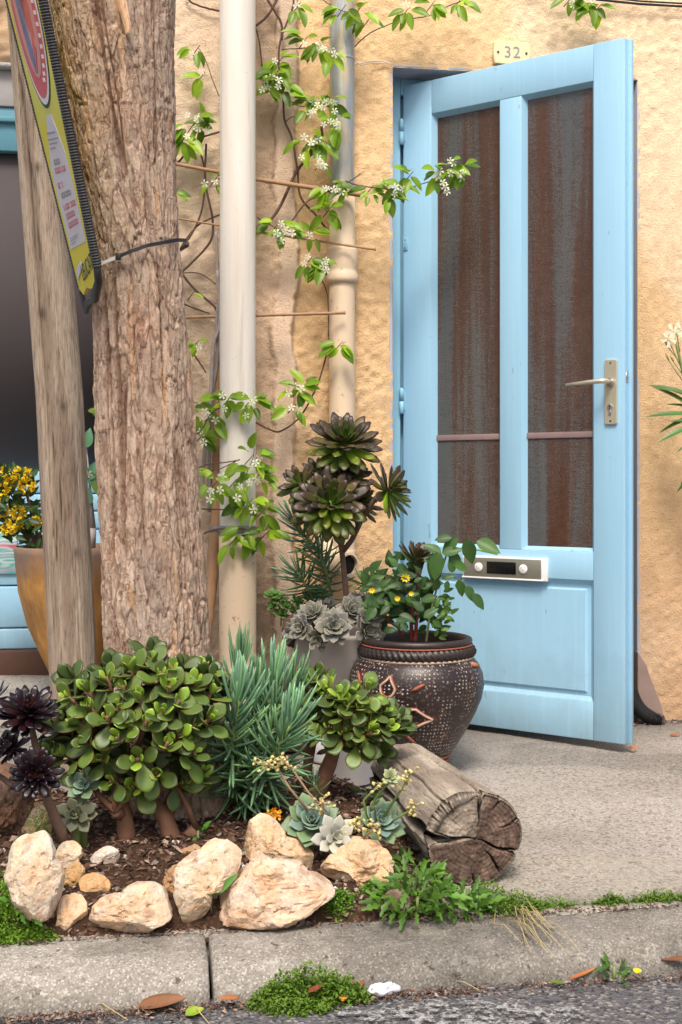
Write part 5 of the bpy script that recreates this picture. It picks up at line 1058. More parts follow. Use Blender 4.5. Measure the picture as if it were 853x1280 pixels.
def rlobe(t): return max(.03, math.sin(math.pi*min(1, t**.7)))**.6*(.34+.66*abs(math.cos(t*math.pi*3.1)))*(.55+.6*t)
wleaf = leafmesh('weed_leaf', 'weed_leaf', prof=rlobe, width=.42, curl=-.30, cup=.25, nl=18, nw=4, wav=.012); oleaf = leafmesh('oleander_leaf', 'oleander_leaf', prof=lance, width=.16, curl=-.25, cup=.25, nl=9, nw=4)
# five petalled pinwheel flower
V, Fc = [], []
for k in range(5):
    a = 2*math.pi*k/5
    for (r, da, z) in ((.05, 0, 0), (.5, -.34, .08), (1.0, -.34, .02), (.88, .22, -.02), (.5, .36, .05)): V.append((r*math.cos(a+da), r*math.sin(a+da), z))
    Fc.append(tuple(5*k+q for q in range(5)))
fl_me = MB().add(V, Fc).tube([(0, 0, 0), (0, 0, -.7)], [.07, .05], 5).mesh('jasmine_flower'); setm(fl_me, 'petal_white')
# ---- big jade plant
def jade(label, centres, stems, base_px, dmid, rngseed, cdepth, cR, leafL, ctr, name='jade_plant', shade=None, fill=16):
    rg = random.Random(rngseed); b = Vector(stems[0][0][0]); t = thing(name, label, 'jade plant', (b.x, b.y, b.z))
    for P, rd_ in stems: part(MB().tube(P, rd_, 10, wob=.16), 'stem', 'jade_stem', t)
    for (px, py) in centres:
        u, v = (px-ctr[0])/ctr[2], (py-ctr[1])/ctr[3]; q = max(0, 1-u*u-v*v); d = dmid-cdepth*math.sqrt(q)+rg.uniform(-.01, .02); c = at_d(px, py, d)
        axis_ = (RIGHT*u*.9+UP*(.75-.75*v)-FWD*(.25+.65*math.sqrt(q))+Vector((rg.gauss(0, .16), rg.gauss(0, .16), rg.gauss(0, .1)))).normalized()
        src = min((Vector(P[-1]) for P, r_ in stems), key=lambda s: (s-c).length); st = part(MB().tube([src, src.lerp(c, .5)-axis_*.01, c-axis_*.03, c], [.008, .006, .005, .004], 6), 'branch', 'jade_stem', t)
        X_ = axis_.orthogonal().normalized(); X_ = Matrix.Rotation(rg.uniform(0, 3.1), 3, axis_) @ X_
        for pair in range(4):
            L = leafL*(.42, .72, 1.0, 1.12)[pair]*rg.uniform(.85, 1.15); el = R((72, 55, 28, 2)[pair]+rg.gauss(0, 9)); rad0 = Matrix.Rotation(pair*math.pi/2+rg.gauss(0, .15), 3, axis_) @ X_
            for s_ in (1, -1):
                rad = rad0*s_; dd = (rad*math.cos(el)+axis_*math.sin(el)+Vector((rg.gauss(0, .08), rg.gauss(0, .08), rg.gauss(0, .08)))).normalized(); up = (axis_*math.cos(el)-rad*math.sin(el))
                if pair == 3 and rg.random() < .35: continue
                k = shade(c) if shade else 1; inst(jyoung if pair < 1+(rg.random() < .5) else jleaf, 'leaf', st, frame(c-axis_*(.006+.009*pair)+rad*.004, dd, up, L), (k, k, k))
    mbf = MB(); arr = leaf_arrays(obov, .68, .10, .10, .10, 5, 3)
    for q in range(fill):
        src = centres[rg.randrange(len(centres))]; px, py = src[0]+rg.gauss(0, 12), src[1]+rg.gauss(6, 12); u, v = (px-ctr[0])/ctr[2], (py-ctr[1])/ctr[3]; qq = 1-u*u-v*v
        if qq < .12: continue
        c = at_d(px, py, dmid-cdepth*math.sqrt(qq)*.55+rg.uniform(0, .03)); axis_ = (RIGHT*u*.9+UP*.7-FWD*.5+Vector((rg.gauss(0, .3), rg.gauss(0, .3), 0))).normalized(); X_ = axis_.orthogonal().normalized()
        for k in range(8):
            rad = Matrix.Rotation(k*math.pi/2+(k//4)*.78, 3, axis_) @ X_; el = R((50, 12)[k//4]+rg.gauss(0, 10)); put_leaf(mbf, arr, frame(c, rad*math.cos(el)+axis_*math.sin(el), axis_*math.cos(el)-rad*math.sin(el), leafL*rg.uniform(.75, 1.1)))
    o = part(mbf, 'foliage', 'jade_leaf', t, kind='stuff'); o.color = (.8, .8, .8, 1)
    return t
J = [(170, 230), (250, 190), (330, 150), (430, 100), (520, 70), (560, 130), (610, 110), (600, 190), (710, 160), (740, 105), (790, 200), (380, 270), (270, 275), (330, 320), (500, 340), (570, 290), (640, 395), (710, 350), (780, 320), (470, 220), (400, 190), (150, 470), (250, 430), (370, 410), (120, 350), (90, 480), (215, 580), (345, 595), (460, 500), (540, 560), (590, 430), (710, 470), (660, 600), (440, 620), (640, 250), (210, 330), (300, 500), (740, 560), (420, 340)]
J = [(40+x*.293-(8 if x < 300 else 3), 802+y*.293) for x, y in J]
gz_ = SZ(-.8, -1.3)
st = [([at_d(161, 1066, 2.74), at_d(158, 1040, 2.73), at_d(155, 1020, 2.72), at_d(142, 960, 2.72), at_d(135, 920, 2.74)], [.020, .019, .018, .013, .009]),
      ([at_d(217, 1070, 2.76), at_d(214, 1045, 2.75), at_d(206, 1020, 2.74), at_d(190, 1000, 2.74), at_d(170, 940, 2.74)], [.024, .021, .019, .015, .009]),
      ([at_d(222, 1066, 2.77), at_d(232, 1050, 2.76), at_d(246, 1036, 2.75)], [.018, .016, .015]),
      ([at_d(206, 1022, 2.75), at_d(222, 985, 2.77), at_d(228, 930, 2.78), at_d(235, 900, 2.78)], [.017, .014, .011, .008]), ([at_d(190, 1000, 2.75), at_d(180, 930, 2.80), at_d(182, 880, 2.82)], [.015, .012, .009]),
      ([at_d(156, 1022, 2.73), at_d(148, 1016, 2.70), at_d(144, 1014, 2.68)], [.014, .012, .011])]
jade('big bushy jade plant with rounded green leaves before the tree trunk', J, st, None, 2.80, 11, .20, .05, .051, (165, 905, 130, 105), fill=64)
J2 = [(190, 130), (330, 160), (430, 200), (300, 220), (520, 180), (630, 150), (480, 260), (560, 300), (680, 300), (760, 330), (700, 420), (620, 380), (780, 440), (400, 330), (560, 420), (650, 480), (240, 460), (350, 440), (440, 480), (540, 560), (620, 560)]
J2 = [(350+x*.176, 830+y*.176) for x, y in J2]
st2 = [([at_d(394, 1010, 3.02), at_d(398, 985, 3.0), at_d(412, 955, 2.98), at_d(420, 930, 2.97)], [.022, .021, .018, .014]), ([at_d(386, 1000, 3.03), at_d(384, 960, 3.03), at_d(392, 920, 3.0)], [.014, .012, .010]), ([at_d(420, 930, 2.97), at_d(445, 905, 2.98), at_d(462, 895, 2.98)], [.013, .010, .008])]
jade('smaller jade plant with thick brown stem in front of the black urn', J2, st2, None, 3.02, 12, .10, .05, .052, (430, 895, 80, 75))
# ---- aeoniums
def acol(f, rg, d):
    g = 1.0+.9*rg.random(); 
    if d.z < -.30: return (1.6*g, 2.5*g, .9)
    return (1.0*g, .9*g, .95*g) if f > .22 else (1.0, 1.6, .7)
t = thing('aeonium', 'tall aeonium with purple green rosettes on bare stems in front of the cream pipe', 'aeonium', tuple(at_d(436, 770, 3.62)))
b0 = at_d(438, 775, 3.62); f1 = at_d(428, 690, 3.62); f2 = at_d(420, 640, 3.62)
for P, r_ in (([b0, at_d(432, 735, 3.62), f1, f2], [.011, .0085, .008, .008]), ([f1, at_d(440, 675, 3.62), at_d(452, 650, 3.6), at_d(470, 622, 3.56), at_d(486, 612, 3.54)], [.009, .008, .008, .007, .006]), ([f2, at_d(424, 600, 3.62), at_d(428, 565, 3.60)], [.008, .008, .007]), ([f2, at_d(395, 625, 3.62), at_d(380, 610, 3.62)], [.007, .006, .006]), ([f2, at_d(452, 640, 3.64), at_d(455, 620, 3.64)], [.006, .006, .005]), ([f2, at_d(412, 650, 3.56)], [.007, .006])):
    part(MB().tube(P, r_, 9, wob=.2), 'stem', 'aeonium_stem', t)
u = 3.6/F
for (px, py, r, n, d, ax_, sd_) in ((430, 552, 44, 64, 3.56, (-.1, -.55, .85), 1), (413, 628, 46, 60, 3.50, (-.1, -.85, .55), 2), (377, 605, 30, 34, 3.56, (-.5, -.6, .6), 3), (489, 612, 37, 40, 3.50, (.8, -.35, .45), 4), (432, 597, 34, 36, 3.55, (.1, -.7, .75), 5), (450, 628, 30, 30, 3.60, (.5, -.4, .6), 6), (398, 590, 26, 24, 3.62, (-.4, -.4, .8), 7), (386, 640, 24, 20, 3.60, (-.6, -.5, .3), 8)):
    rosette(t, at_d(px, py, d), (ax_[0], ax_[1]*1.5, ax_[2]), r*u*1.07, n, aleaf, 72, -16, acol, 'green_stem', .42, 1.0, .8, seed=sd_, sag=.35 if py > 600 else .15)
dk = lambda f, rg, d: (3.2, 1.6, 1.2) if f < .12 else ((1.6, 1.0, 1.2) if rg.random() < .3 else (1, 1, 1.25))
t = thing('aeonium', 'nearly black aeonium with glossy rosettes at the left edge of the bed', 'aeonium', tuple(at_d(84, 1056, 2.62)))
for P, r_ in (([at_d(84, 1058, 2.62), at_d(76, 1036, 2.60), at_d(62, 1005, 2.58), at_d(48, 975, 2.56)], [.012, .011, .010, .008]), ([at_d(62, 1005, 2.60), at_d(48, 950, 2.64), at_d(40, 910, 2.64)], [.009, .008, .007]), ([at_d(55, 990, 2.60), at_d(20, 985, 2.64), at_d(-14, 960, 2.66)], [.008, .007, .006]), ([at_d(48, 950, 2.64), at_d(20, 935, 2.66), at_d(4, 925, 2.66)], [.007, .006, .005])):
    part(MB().tube(P, r_, 9, wob=.2), 'stem', 'aeonium_stem', t)
u = 2.58/F
for (px, py, r, n, d, ax_, sd_) in ((36, 890, 41, 60, 2.60, (.1, -.62, .8), 11), (44, 968, 33, 50, 2.52, (-.05, -.95, .25), 12), (-8, 940, 32, 40, 2.62, (-.5, -.6, .6), 13), (14, 935, 26, 30, 2.62, (-.3, -.6, .7), 14), (-6, 870, 26, 24, 2.68, (-.5, -.2, .8), 15)):
    rosette(t, at_d(px, py, d), ax_, r*u, n, adark, 75, -8, dk, 'aeonium_stem', .35, 1, .8, seed=sd_, sag=.1)
# ---- echeverias in the grey bowl
one = lambda f, rg, d: (1, 1, 1)
t = thing('echeveria_clump', 'clump of grey lilac echeveria rosettes filling the grey bowl', 'echeveria', (gc.x, gc.y, grz-.01)); u = 3.55/F
for i, (px, py, r, n, d, ax_) in enumerate(((440, 766, 25, 26, 3.55, (.1, -.8, .6)), (417, 784, 26, 26, 3.47, (-.05, -.9, .4)), (391, 768, 22, 20, 3.54, (-.4, -.6, .65)), (378, 786, 22, 16, 3.52, (-.6, -.7, .3)), (458, 790, 24, 18, 3.50, (.4, -.8, .3)), (470, 774, 22, 16, 3.56, (.6, -.5, .5)), (410, 760, 22, 14, 3.62, (0, -.2, .9)), (450, 750, 18, 14, 3.64, (.2, -.2, .9)), (402, 770, 18, 14, 3.58, (0, -.5, .8)), (462, 772, 20, 16, 3.5, (.2, -.8, .5)), (366, 792, 18, 12, 3.56, (-.8, -.4, .2)), (398, 800, 18, 12, 3.50, (-.3, -.9, 0)))):
    rosette(t, at_d(px, py, d), ax_, r*u, n, gleaf, 70, 8, one, 'green_stem', .4, 1, .9, seed=20+i, sag=.1)
# ---- echeverias on the rocks
for i, (lab, px, py, r, n, d, ax_, me) in enumerate((('blue green echeveria, the largest open rosette behind the blocky cream rock', 389, 1028, 37, 32, 2.66, (.0, -.75, .68), bleaf), ('pale milky echeveria rosette in front of the largest blue one', 420, 1048, 33, 20, 2.58, (.05, -.88, .4), pleaf), ('blue green echeveria rosette above the rounded rock beside the log', 474, 1028, 34, 28, 2.62, (.25, -.75, .6), bleaf), ('dull green ghost plant rosette under the big jade plant', 95, 1018, 33, 15, 2.64, (-.1, -.9, .4), gleaf), ('small half hidden bluish rosette below the jade leaves at the left', 104, 982, 24, 16, 2.66, (-.2, -.8, .5), bleaf))):
    c = at_d(px, py, d); g_ = SZ(c.x, c.y); t = thing('echeveria', lab, 'echeveria', (c.x, c.y, g_)); u = d/F
    part(MB().tube([Vector((c.x, c.y+.02, g_-.01)), c-Vector(ax_).normalized()*.012], [.009, .006], 8), 'stem', 'green_stem', t)
    rosette(t, c, ax_, r*u*(.85 if i == 3 else 1), n, me, 76, -2, (lambda f, rg, d: (1.0, 1.0, 1.05) if f < .6 else (.8, .8, .55)) if me is bleaf else ((lambda f, rg, d: (.55, .60, .42)) if i == 3 else one), 'green_stem', .32, 1, .85, seed=40+i)
    if i in (0, 2, 1):
        stalks = {0: [[(408, 1015), (385, 990), (368, 965), (350, 945)], [(384, 1012), (362, 985), (348, 962), (330, 952)], [(404, 1045), (406, 1015), (400, 998)]], 2: [[(462, 1035), (455, 1000), (470, 985), (486, 974)], [(480, 1020), (500, 990), (516, 962)], [(484, 1030), (508, 1016), (520, 1006)], [(462, 1040), (455, 1028), (440, 1030)]], 1: [[(452, 1050), (462, 1040), (470, 1035)]]}[i]
        for P in stalks:
            P3 = [at_d(a, b, d-.01-.012*k) for k, (a, b) in enumerate(P)]; s_ = part(MB().tube(P3, [.0030, .0026, .0022, .0018][:len(P3)], 6), 'flower_stalk', 'flower_stem' if i != 2 else 'green_stem', t)
            rg = random.Random(i*7+P[0][0]); tip = P3[-1]
            for q in range(16):
                k = rg.random(); a = P3[-2].lerp(P3[-1], .1+k*.95)+Vector((rg.gauss(0, .010), rg.gauss(0, .008), rg.gauss(0, .008))); dd = Vector((rg.gauss(0, 1), rg.gauss(-.3, 1), rg.gauss(.3, 1))).normalized()
                m_ = MB().tube([a, a+dd*.003, a+dd*.0065, a+dd*.009], [.0015, .0034, .0030, .001], 7); m_.tube([P3[-2].lerp(P3[-1], k), a], .0007, 4); part(m_, 'flower_bud', rg.choice(('flower_bud', 'flower_bud', 'straw')) if 'flower_bud' in MAT else 'straw', s_)
# pup on the stalk by the log
t = thing('echeveria', 'tiny pale rosette held on a leafy stalk above the right echeveria', 'echeveria', tuple(at_d(462, 1040, 2.64)))
part(MB().tube([at_d(460, 1045, 2.63), at_d(462, 1012, 2.61), at_d(474, 992, 2.60), at_d(487, 976, 2.58)], [.004, .0035, .003, .003], 7), 'stem', 'green_stem', t); rosette(t, at_d(488, 972, 2.57), (.1, -.8, .6), 14*2.57/F, 18, pleaf, 75, 5, lambda f, rg, d: (.75, .85, .55), seed=61)
rg = random.Random(3)
for k in range(7):
    a = at_d(459+k*3.5, 1030-k*8, 2.61); dd = Vector((rg.uniform(-1, 1), -.5, .5)); inst(pleaf, 'leaf', t, frame(a, dd, UP, .020), (.6, .75, .5))
# ---- blue chalk sticks
def chalk(label, shoots, loc, seed, leafL, budget=300, name='chalk_sticks', dull=1.0):
    rg = random.Random(seed); t = thing(name, label, 'succulent', tuple(loc)); cnt = 0; rest = MB(); arr = leaf_arrays(finger, .066, .060, .16, 0, 5, 2)
    for P, r_, n, up_bias in shoots:
        st_ = part(MB().tube(P, r_, 7), 'stem', 'green_stem', t); P = [Vector(p) for p in P]; m_ = len(P)-1
        for k in range(n):
            f = (k+.5)/n; s = .22+.78*f**.75; q = s*m_; j = min(int(q), m_-1); c = P[j].lerp(P[j+1], q-j); ax_ = (P[j+1]-P[j]).normalized(); a = k*2.39996+rg.gauss(0, .2)
            X_ = ax_.orthogonal().normalized(); rad = Matrix.Rotation(a, 3, ax_) @ X_; el = R(8+62*f**1.3+rg.gauss(0, 6)) if f > .1 else R(-5); d = (rad*math.cos(el)+ax_*math.sin(el))
            d = (d+UP*(up_bias*max(0, f-.35)) - UP*(.55*(1-f)*rg.random())).normalized(); L = leafL*rg.uniform(.75, 1.12)*(1 if f > .12 else .7)*(1-.25*max(0, f-.9)*10)
            M = frame(c, d, UP+rad*-.3, L); cc = dull*(.50+.65*f)
            if cnt < budget: inst(cleaf, 'leaf', st_, M, (cc, cc, cc*(.75+.35*f))); cnt += 1
            else: put_leaf(rest, arr, M)
    if rest.n: o = part(rest, 'foliage', 'chalk_leaf', t, kind='stuff'); o.color = (.7*dull, .7*dull, .62*dull, 1)
    return t
root = at_d(296, 1010, 2.98)
def sh(tip, mid, dt, dm, n, ub=.9, r0=.007): return ([root, root.lerp(at_d(*mid, dm), .6), at_d(*mid, dm), at_d(tip[0], tip[1], dt)], [r0, .0055, .005, .0035], n, ub)
chalk('bushy blue green chalk sticks with upright finger leaves right of the trunk', [sh((300, 868), (290, 930), 2.74, 2.78, 84), sh((366, 902), (345, 940), 2.74, 2.78, 78), sh((342, 850), (335, 905), 2.86, 2.88, 80, 1.0), sh((318, 860), (315, 925), 2.82, 2.86, 66), sh((300, 825), (292, 900), 2.96, 2.95, 60, 1.2), sh((368, 858), (355, 910), 2.92, 2.92, 50, .8), sh((350, 880), (330, 950), 2.84, 2.80, 34, .2), sh((300, 950), (292, 985), 2.80, 2.85, 26, -.6), sh((322, 960), (312, 985), 2.78, 2.84, 26, -.6), sh((350, 955), (335, 985), 2.80, 2.86, 24, -.5), sh((276, 870), (280, 940), 2.92, 2.92, 26, .4)], root, 21, .110)
rr_ = at_d(395, 760, 3.72)
chalk('arching green chalk sticks below the purple aeonium against the wall', [([rr_, at_d(410, 730, 3.70), at_d(400, 690, 3.68), at_d(380, 668, 3.66), at_d(368, 650, 3.66)], [.005]*5, 60, .2), ([rr_, at_d(415, 745, 3.68), at_d(408, 715, 3.65), at_d(400, 690, 3.63)], [.005]*4, 44, -.2), ([rr_, at_d(385, 735, 3.7), at_d(372, 715, 3.68)], [.004]*3, 40, -.4)], rr_, 22, .085, 200, dull=.75)
rr_ = at_d(405, 1005, 2.82)
chalk('few thin chalk stick sprigs near the small jade stem', [([rr_, at_d(398, 990, 2.80), at_d(392, 978, 2.78)], [.003]*3, 20, .2)], rr_, 23, .04, 100, dull=.7)
c = at_z(432, 1000, .02); M_ = Matrix.Translation((c.x, c.y+.03, PZ(c.x, c.y)+.004)) @ Matrix.Rotation(R(-14), 4, 'Z')
solo(MB().box((-.085, -.03, 0), (.075, .05, .045), M_), 'brick', 'dark weathered brick in shade between the small jade plant and the log', 'brick', 'dark_rock', tuple(c), smooth=False, bevel=.004)
M_ = Matrix.Translation((c.x+.01, c.y+.02, PZ(c.x, c.y)+.050)) @ Matrix.Rotation(R(9), 4, 'Z') @ Matrix.Rotation(R(4), 4, 'Y')
solo(MB().box((-.06, -.012, 0), (.085, .03, .010), M_), 'wood_scrap', 'thin grey wood scrap lying on the dark brick', 'wood scrap', 'old_wood', tuple(c+Vector((0, 0, .05))), smooth=False, bevel=.002)
# ---- small green succulents by the downpipe foot
def low_succ(label, cs, d, r, me, col, seed, name='stonecrop', cat='succulent', n=14, gz0=None):
    c0 = at_d(cs[0][0], cs[0][1], d); t = thing(name, label, cat, (c0.x, c0.y, (gz0 if gz0 is not None else c0.z-.02))); u = d/F
    for i, (x, y) in enumerate(cs):
        c = at_d(x, y, d+.01*math.sin(i*2.2)); rosette(t, c, (random.Random(i+seed).gauss(0, .3), -.6, .8), r*u, n, me, 65, 0, lambda f, rg, dd: tuple(q*(1.3-.6*f) for q in col), seed=seed+i)
        part(MB().tube([c-Vector((0, -.01, .035)), c-Vector((0, 0, .004))], [.003, .003], 5), 'stem', 'green_stem', t)
low_succ('low bright green stonecrop on dark rocks at the white pipe foot', [(350, 748), (343, 757), (358, 758), (368, 766), (352, 768), (378, 762), (362, 778), (340, 744), (372, 752)], 3.74, 12, gleaf, (.5, 1.1, .25), 300, n=12)
low_succ('small green agave like rosettes behind the grey bowl near the door', [(468, 735), (455, 728), (482, 728)], 3.78, 26, cleaf, (.8, 1.1, .5), 320, n=22, name='spiky_succulent')
low_succ('light green stonecrop rosettes between stonecrop and grey bowl', [(386, 748), (396, 740), (404, 752), (380, 770)], 3.72, 15, gleaf, (.45, .95, .5), 330, n=12)
# dark planter rocks under the stonecrop
mb = MB().box((0, 0, 0), (.24, .16, .19)); q = at_z(352, 930, .0); A = Matrix.Translation((at_d(332, 800, 3.70).x+.012, at_d(332, 800, 3.70).y-.02, 0))
V = np.array([A @ Vector(v) for v in mb.arr()]); mb2 = MB().add(V, mb.f); cpt = A @ Vector((.12, .08, 0)); solo(mb2, 'planter_trough', 'dark brown weathered trough holding stonecrop against the wall', 'planter', 'dark_rock', tuple(cpt), smooth=False, bevel=.02)
gcg = at_d(420, 960, 3.70)
# low dark support block below the grey bowl
mb = MB(); 
# ---- rose and friends in the black urn
t = thing('rose_bush', 'young rose bush with dark green leaves and red stems in the black urn', 'rose bush', (bc.x, bc.y, bz+.9*ht)); rg = random.Random(8); D_ = 3.5
stems = [([(515, 800), (514, 772), (518, 740), (530, 700)], 'rose_stem', .006), ([(519, 801), (521, 775), (524, 745)], 'rose_stem', .006), ([(504, 798), (498, 785), (488, 778), (478, 765)], 'rose_stem', .004), ([(533, 802), (537, 770), (545, 740), (550, 715), (560, 690), (575, 685), (600, 688), (622, 693)], 'green_stem', .0035), ([(548, 720), (566, 720), (580, 728), (594, 752)], 'green_stem', .0018), ([(545, 735), (552, 715), (560, 690), (556, 672)], 'rose_stem', .0018), ([(540, 720), (530, 690), (520, 680)], 'rose_stem', .002), ([(520, 745), (500, 730), (480, 720)], 'rose_stem', .002), ([(516, 760), (495, 750), (470, 748)], 'rose_stem', .002)]
for P, mt, r_ in stems: part(MB().tube([at_d(a, b, D_+.02*math.sin(k+a)) for k, (a, b) in enumerate(P)], [r_*(1-.5*k/len(P)) for k in range(len(P))], 7), 'stem', mt, t)
def rl(px, py, L, a, d=D_, col=(1, 1, 1), me=None, tilt=None, upv=None):     # a: screen angle of the leaf tip, degrees
    dd = RIGHT*math.cos(R(a))+UP*math.sin(R(a))-FWD*(rg.uniform(-.15, .45) if tilt is None else tilt); inst(me or rleaf, 'leaf', t, frame(at_d(px, py, d), dd, upv or (UP*.55-FWD*.9+RIGHT*rg.uniform(-.3, .3)), L*d/F), col)
for (x, y, L, a) in ((565, 672, 22, 185), (572, 672, 28, 225), (583, 674, 34, 285), (596, 676, 34, 335), (553, 692, 26, 15), (556, 700, 30, 175), (552, 692, 26, 150), (560, 690, 26, 320), (566, 702, 24, 330), (545, 690, 36, 262), (560, 726, 14, 260), (568, 720, 16, 190), (574, 726, 22, 285), (582, 732, 24, 300), (590, 742, 26, 310), (566, 716, 20, 100)): rl(x, y, L, a, D_-.05, (1.5, 1.45, 1.3))
rl(547, 690, 36, 265, D_-.08, (1.7, 1.7, 1.4), tilt=.1, upv=-FWD)
for k in range(210):
    x = rg.gauss(502, 28); y = rg.gauss(745, 22); 
    if not (458 < x < 560 and 695 < y < 792): continue
    rl(x, y, rg.uniform(12, 23), rg.uniform(-60, 240), D_+rg.uniform(-.07, .09), (1.0, 1.0, 1.0) if rg.random() < .75 else (1.6, 1.5, 1.2))
for k in range(34):
    x, y = rg.gauss(553, 7), rg.gauss(765, 18); rl(x, y, rg.uniform(9, 15), rg.uniform(-30, 80), D_+rg.uniform(-.04, .04), (.45, .55, .7), jas)
u = D_/F
t2 = thing('aeonium', 'small purplish aeonium rosette growing up through the rose leaves in the black urn', 'aeonium', tuple(at_d(520, 795, D_+.02))); part(MB().tube([at_d(520, 797, D_+.02), at_d(522, 740, D_), at_d(521, 706, D_-.02)], [.005, .005, .004], 7), 'stem', 'aeonium_stem', t2)
rosette(t2, at_d(521, 700, D_-.02), (.2, -.3, .9), 32*u, 22, aleaf, 80, 20, lambda f, rg, d: (1.0, .85, .9), seed=71)
for (px, py, rr) in ((507, 722, 7), (465, 738, 5), (497, 748, 4.5), (514, 742, 4)):
    c = at_d(px, py, D_-.08); f = part(MB().lathe([(.0001, 0), (.002, .001), (.003, 0)], tuple(c), 8), 'flower', 'petal_yellow', t)
    for k in range(9):
        a = k*.7; V, Fc, C = leaf_arrays(lance, .4, 0, .1, .2, 3, 2); M = frame(c, RIGHT*math.cos(a)+UP*math.sin(a)*.8-FWD*.35, -FWD, rr*u); o = inst(bpy.data.meshes.get('petal') or (lambda m_: (setm(m_, 'petal_yellow'), m_)[1])(MB().add(V, Fc, C).mesh('petal')), 'petal', f, M)
# ---- oleander at the right edge
oc_ = at_y(880, 560, -.30); t = thing('oleander', 'oleander spray with long green leaves and white buds at the right edge', 'oleander', (oc_.x, oc_.y, 0)); rg = random.Random(4); Do = (oc_-CAM).dot(FWD)
part(MB().tube([Vector((oc_.x+.02, oc_.y+.03, -.01)), at_d(895, 800, Do), at_d(885, 600, Do), at_d(862, 500, Do), at_d(848, 440, Do), at_d(842, 418, Do)], [.012, .010, .008, .006, .004, .003], 8), 'stem', 'green_stem', t)
for (x, y, L, a) in ((872, 500, 62, 152), (865, 510, 55, 140), (866, 495, 46, 158), (870, 520, 48, 195), (870, 512, 36, 158), (872, 520, 62, 170), (876, 530, 60, 192), (880, 545, 40, 200), (875, 528, 40, 168), (884, 580, 50, 215), (880, 590, 55, 255), (884, 560, 60, 230), (870, 500, 60, 60), (880, 520, 60, 20), (880, 560, 70, 330)):
    dd = RIGHT*math.cos(R(a))+UP*math.sin(R(a))-FWD*rg.uniform(-.1, .4); inst(oleaf, 'leaf', t, frame(at_d(x, y, Do), dd, UP-FWD*.8, L*Do/F), (1, 1, 1))
for (x, y, x2, y2) in ((856, 480, 836, 450), (852, 460, 838, 430), (850, 440, 846, 415), (848, 450, 834, 432), (855, 470, 842, 452)):
    part(MB().tube([at_d(x, y, Do), at_d(x2, y2, Do)], .0016, 5), 'bud_stem', 'green_stem', t); part(MB().tube([at_d(x2, y2, Do), at_d(x2-2, y2-5, Do), at_d(x2-4, y2-9, Do)], [.002, .004, .001], 6), 'bud', 'straw', t)
for (x, y) in ((842, 414), (852, 412), (836, 424)):
    inst(fl_me, 'flower', t, frame(at_d(x, y, Do-.02), (.3, 0, 1), (0, -1, .2), .028))
# ---- yellow flowering shrub in the ochre pot, eucalyptus sprig
t = thing('flowering_shrub', 'dark leaved shrub with bright yellow flower heads in the ochre pot', 'shrub', (oc.x, oc.y, otop-.04)); rg = random.Random(6); dO = od; u = dO/F
heads = [(28, 592, 10), (34, 608, 11), (24, 640, 8), (20, 656, 9), (2, 592, 9), (2, 612, 9), (3, 640, 8), (-6, 625, 9), (47, 652, 5), (14, 602, 6), (12, 660, 8)]
for (x, y, r) in heads:
    part(MB().tube([at_d(50, 684, dO), at_d((x+48)/2, (y+678)/2+4, dO), at_d(x, y+4, dO-.03)], [.005, .004, .0025], 6), 'stem', 'vine_stem', t)
    c = at_d(x, y, dO-.05); m_ = MB(); arr = leaf_arrays(ovate, .8, 0, .1, .2, 2, 2)
    for k in range(75):
        a, b = rg.uniform(0, 6.28), rg.random(); d = (RIGHT*math.cos(a)*1.2+UP*math.sin(a)*.7-FWD*abs(rg.gauss(.4, .4))).normalized(); put_leaf(m_, arr, frame(c+d*r*u*.85*b**.4, d+Vector((rg.gauss(0, .6), rg.gauss(0, .6), rg.gauss(0, .6))), d, .017))
    part(m_, 'flower_head', 'petal_yellow', t)
for k in range(290):
    x, y = rg.uniform(-30, 56), rg.uniform(588, 684); 
    if (x-20)/45 > 1 or (y > 660 and x < 10) or (x > 44 and y < 640): continue
    d = RIGHT*rg.gauss(0, 1)+UP*rg.gauss(.35, .7)-FWD*rg.gauss(.2, .5); o = inst(rleaf, 'leaf', t, frame(at_d(x, y, dO+rg.uniform(-.08, .08)), d, -FWD+UP*.5, rg.uniform(14, 24)*u, rg.uniform(9, 15)*u), (1.0, .9, .7))
p = [at_d(112, 686, dO), at_d(116, 660, dO), at_d(112, 600, dO), at_d(108, 555, dO)]
t = thing('eucalyptus_sprig', 'blue grey round leaved sprig between the post and the trunk', 'sprig', tuple(p[0])); part(MB().tube([p[0], p[1]], [.022, .014], 8, wob=.2).tube(p[1:], [.014, .004, .002], 6), 'stem', 'grey_stem', t)
for (x, y, L, a) in ((108, 560, 26, 80), (108, 575, 24, 200), (110, 590, 24, -60), (113, 610, 24, 250), (112, 600, 26, 70), (114, 630, 22, 110)):
    inst(rleaf, 'leaf', t, frame(at_d(x, y, dO-.02), RIGHT*math.cos(R(a))+UP*math.sin(R(a)), -FWD, L*u), (1.8, 1.9, 5.5))
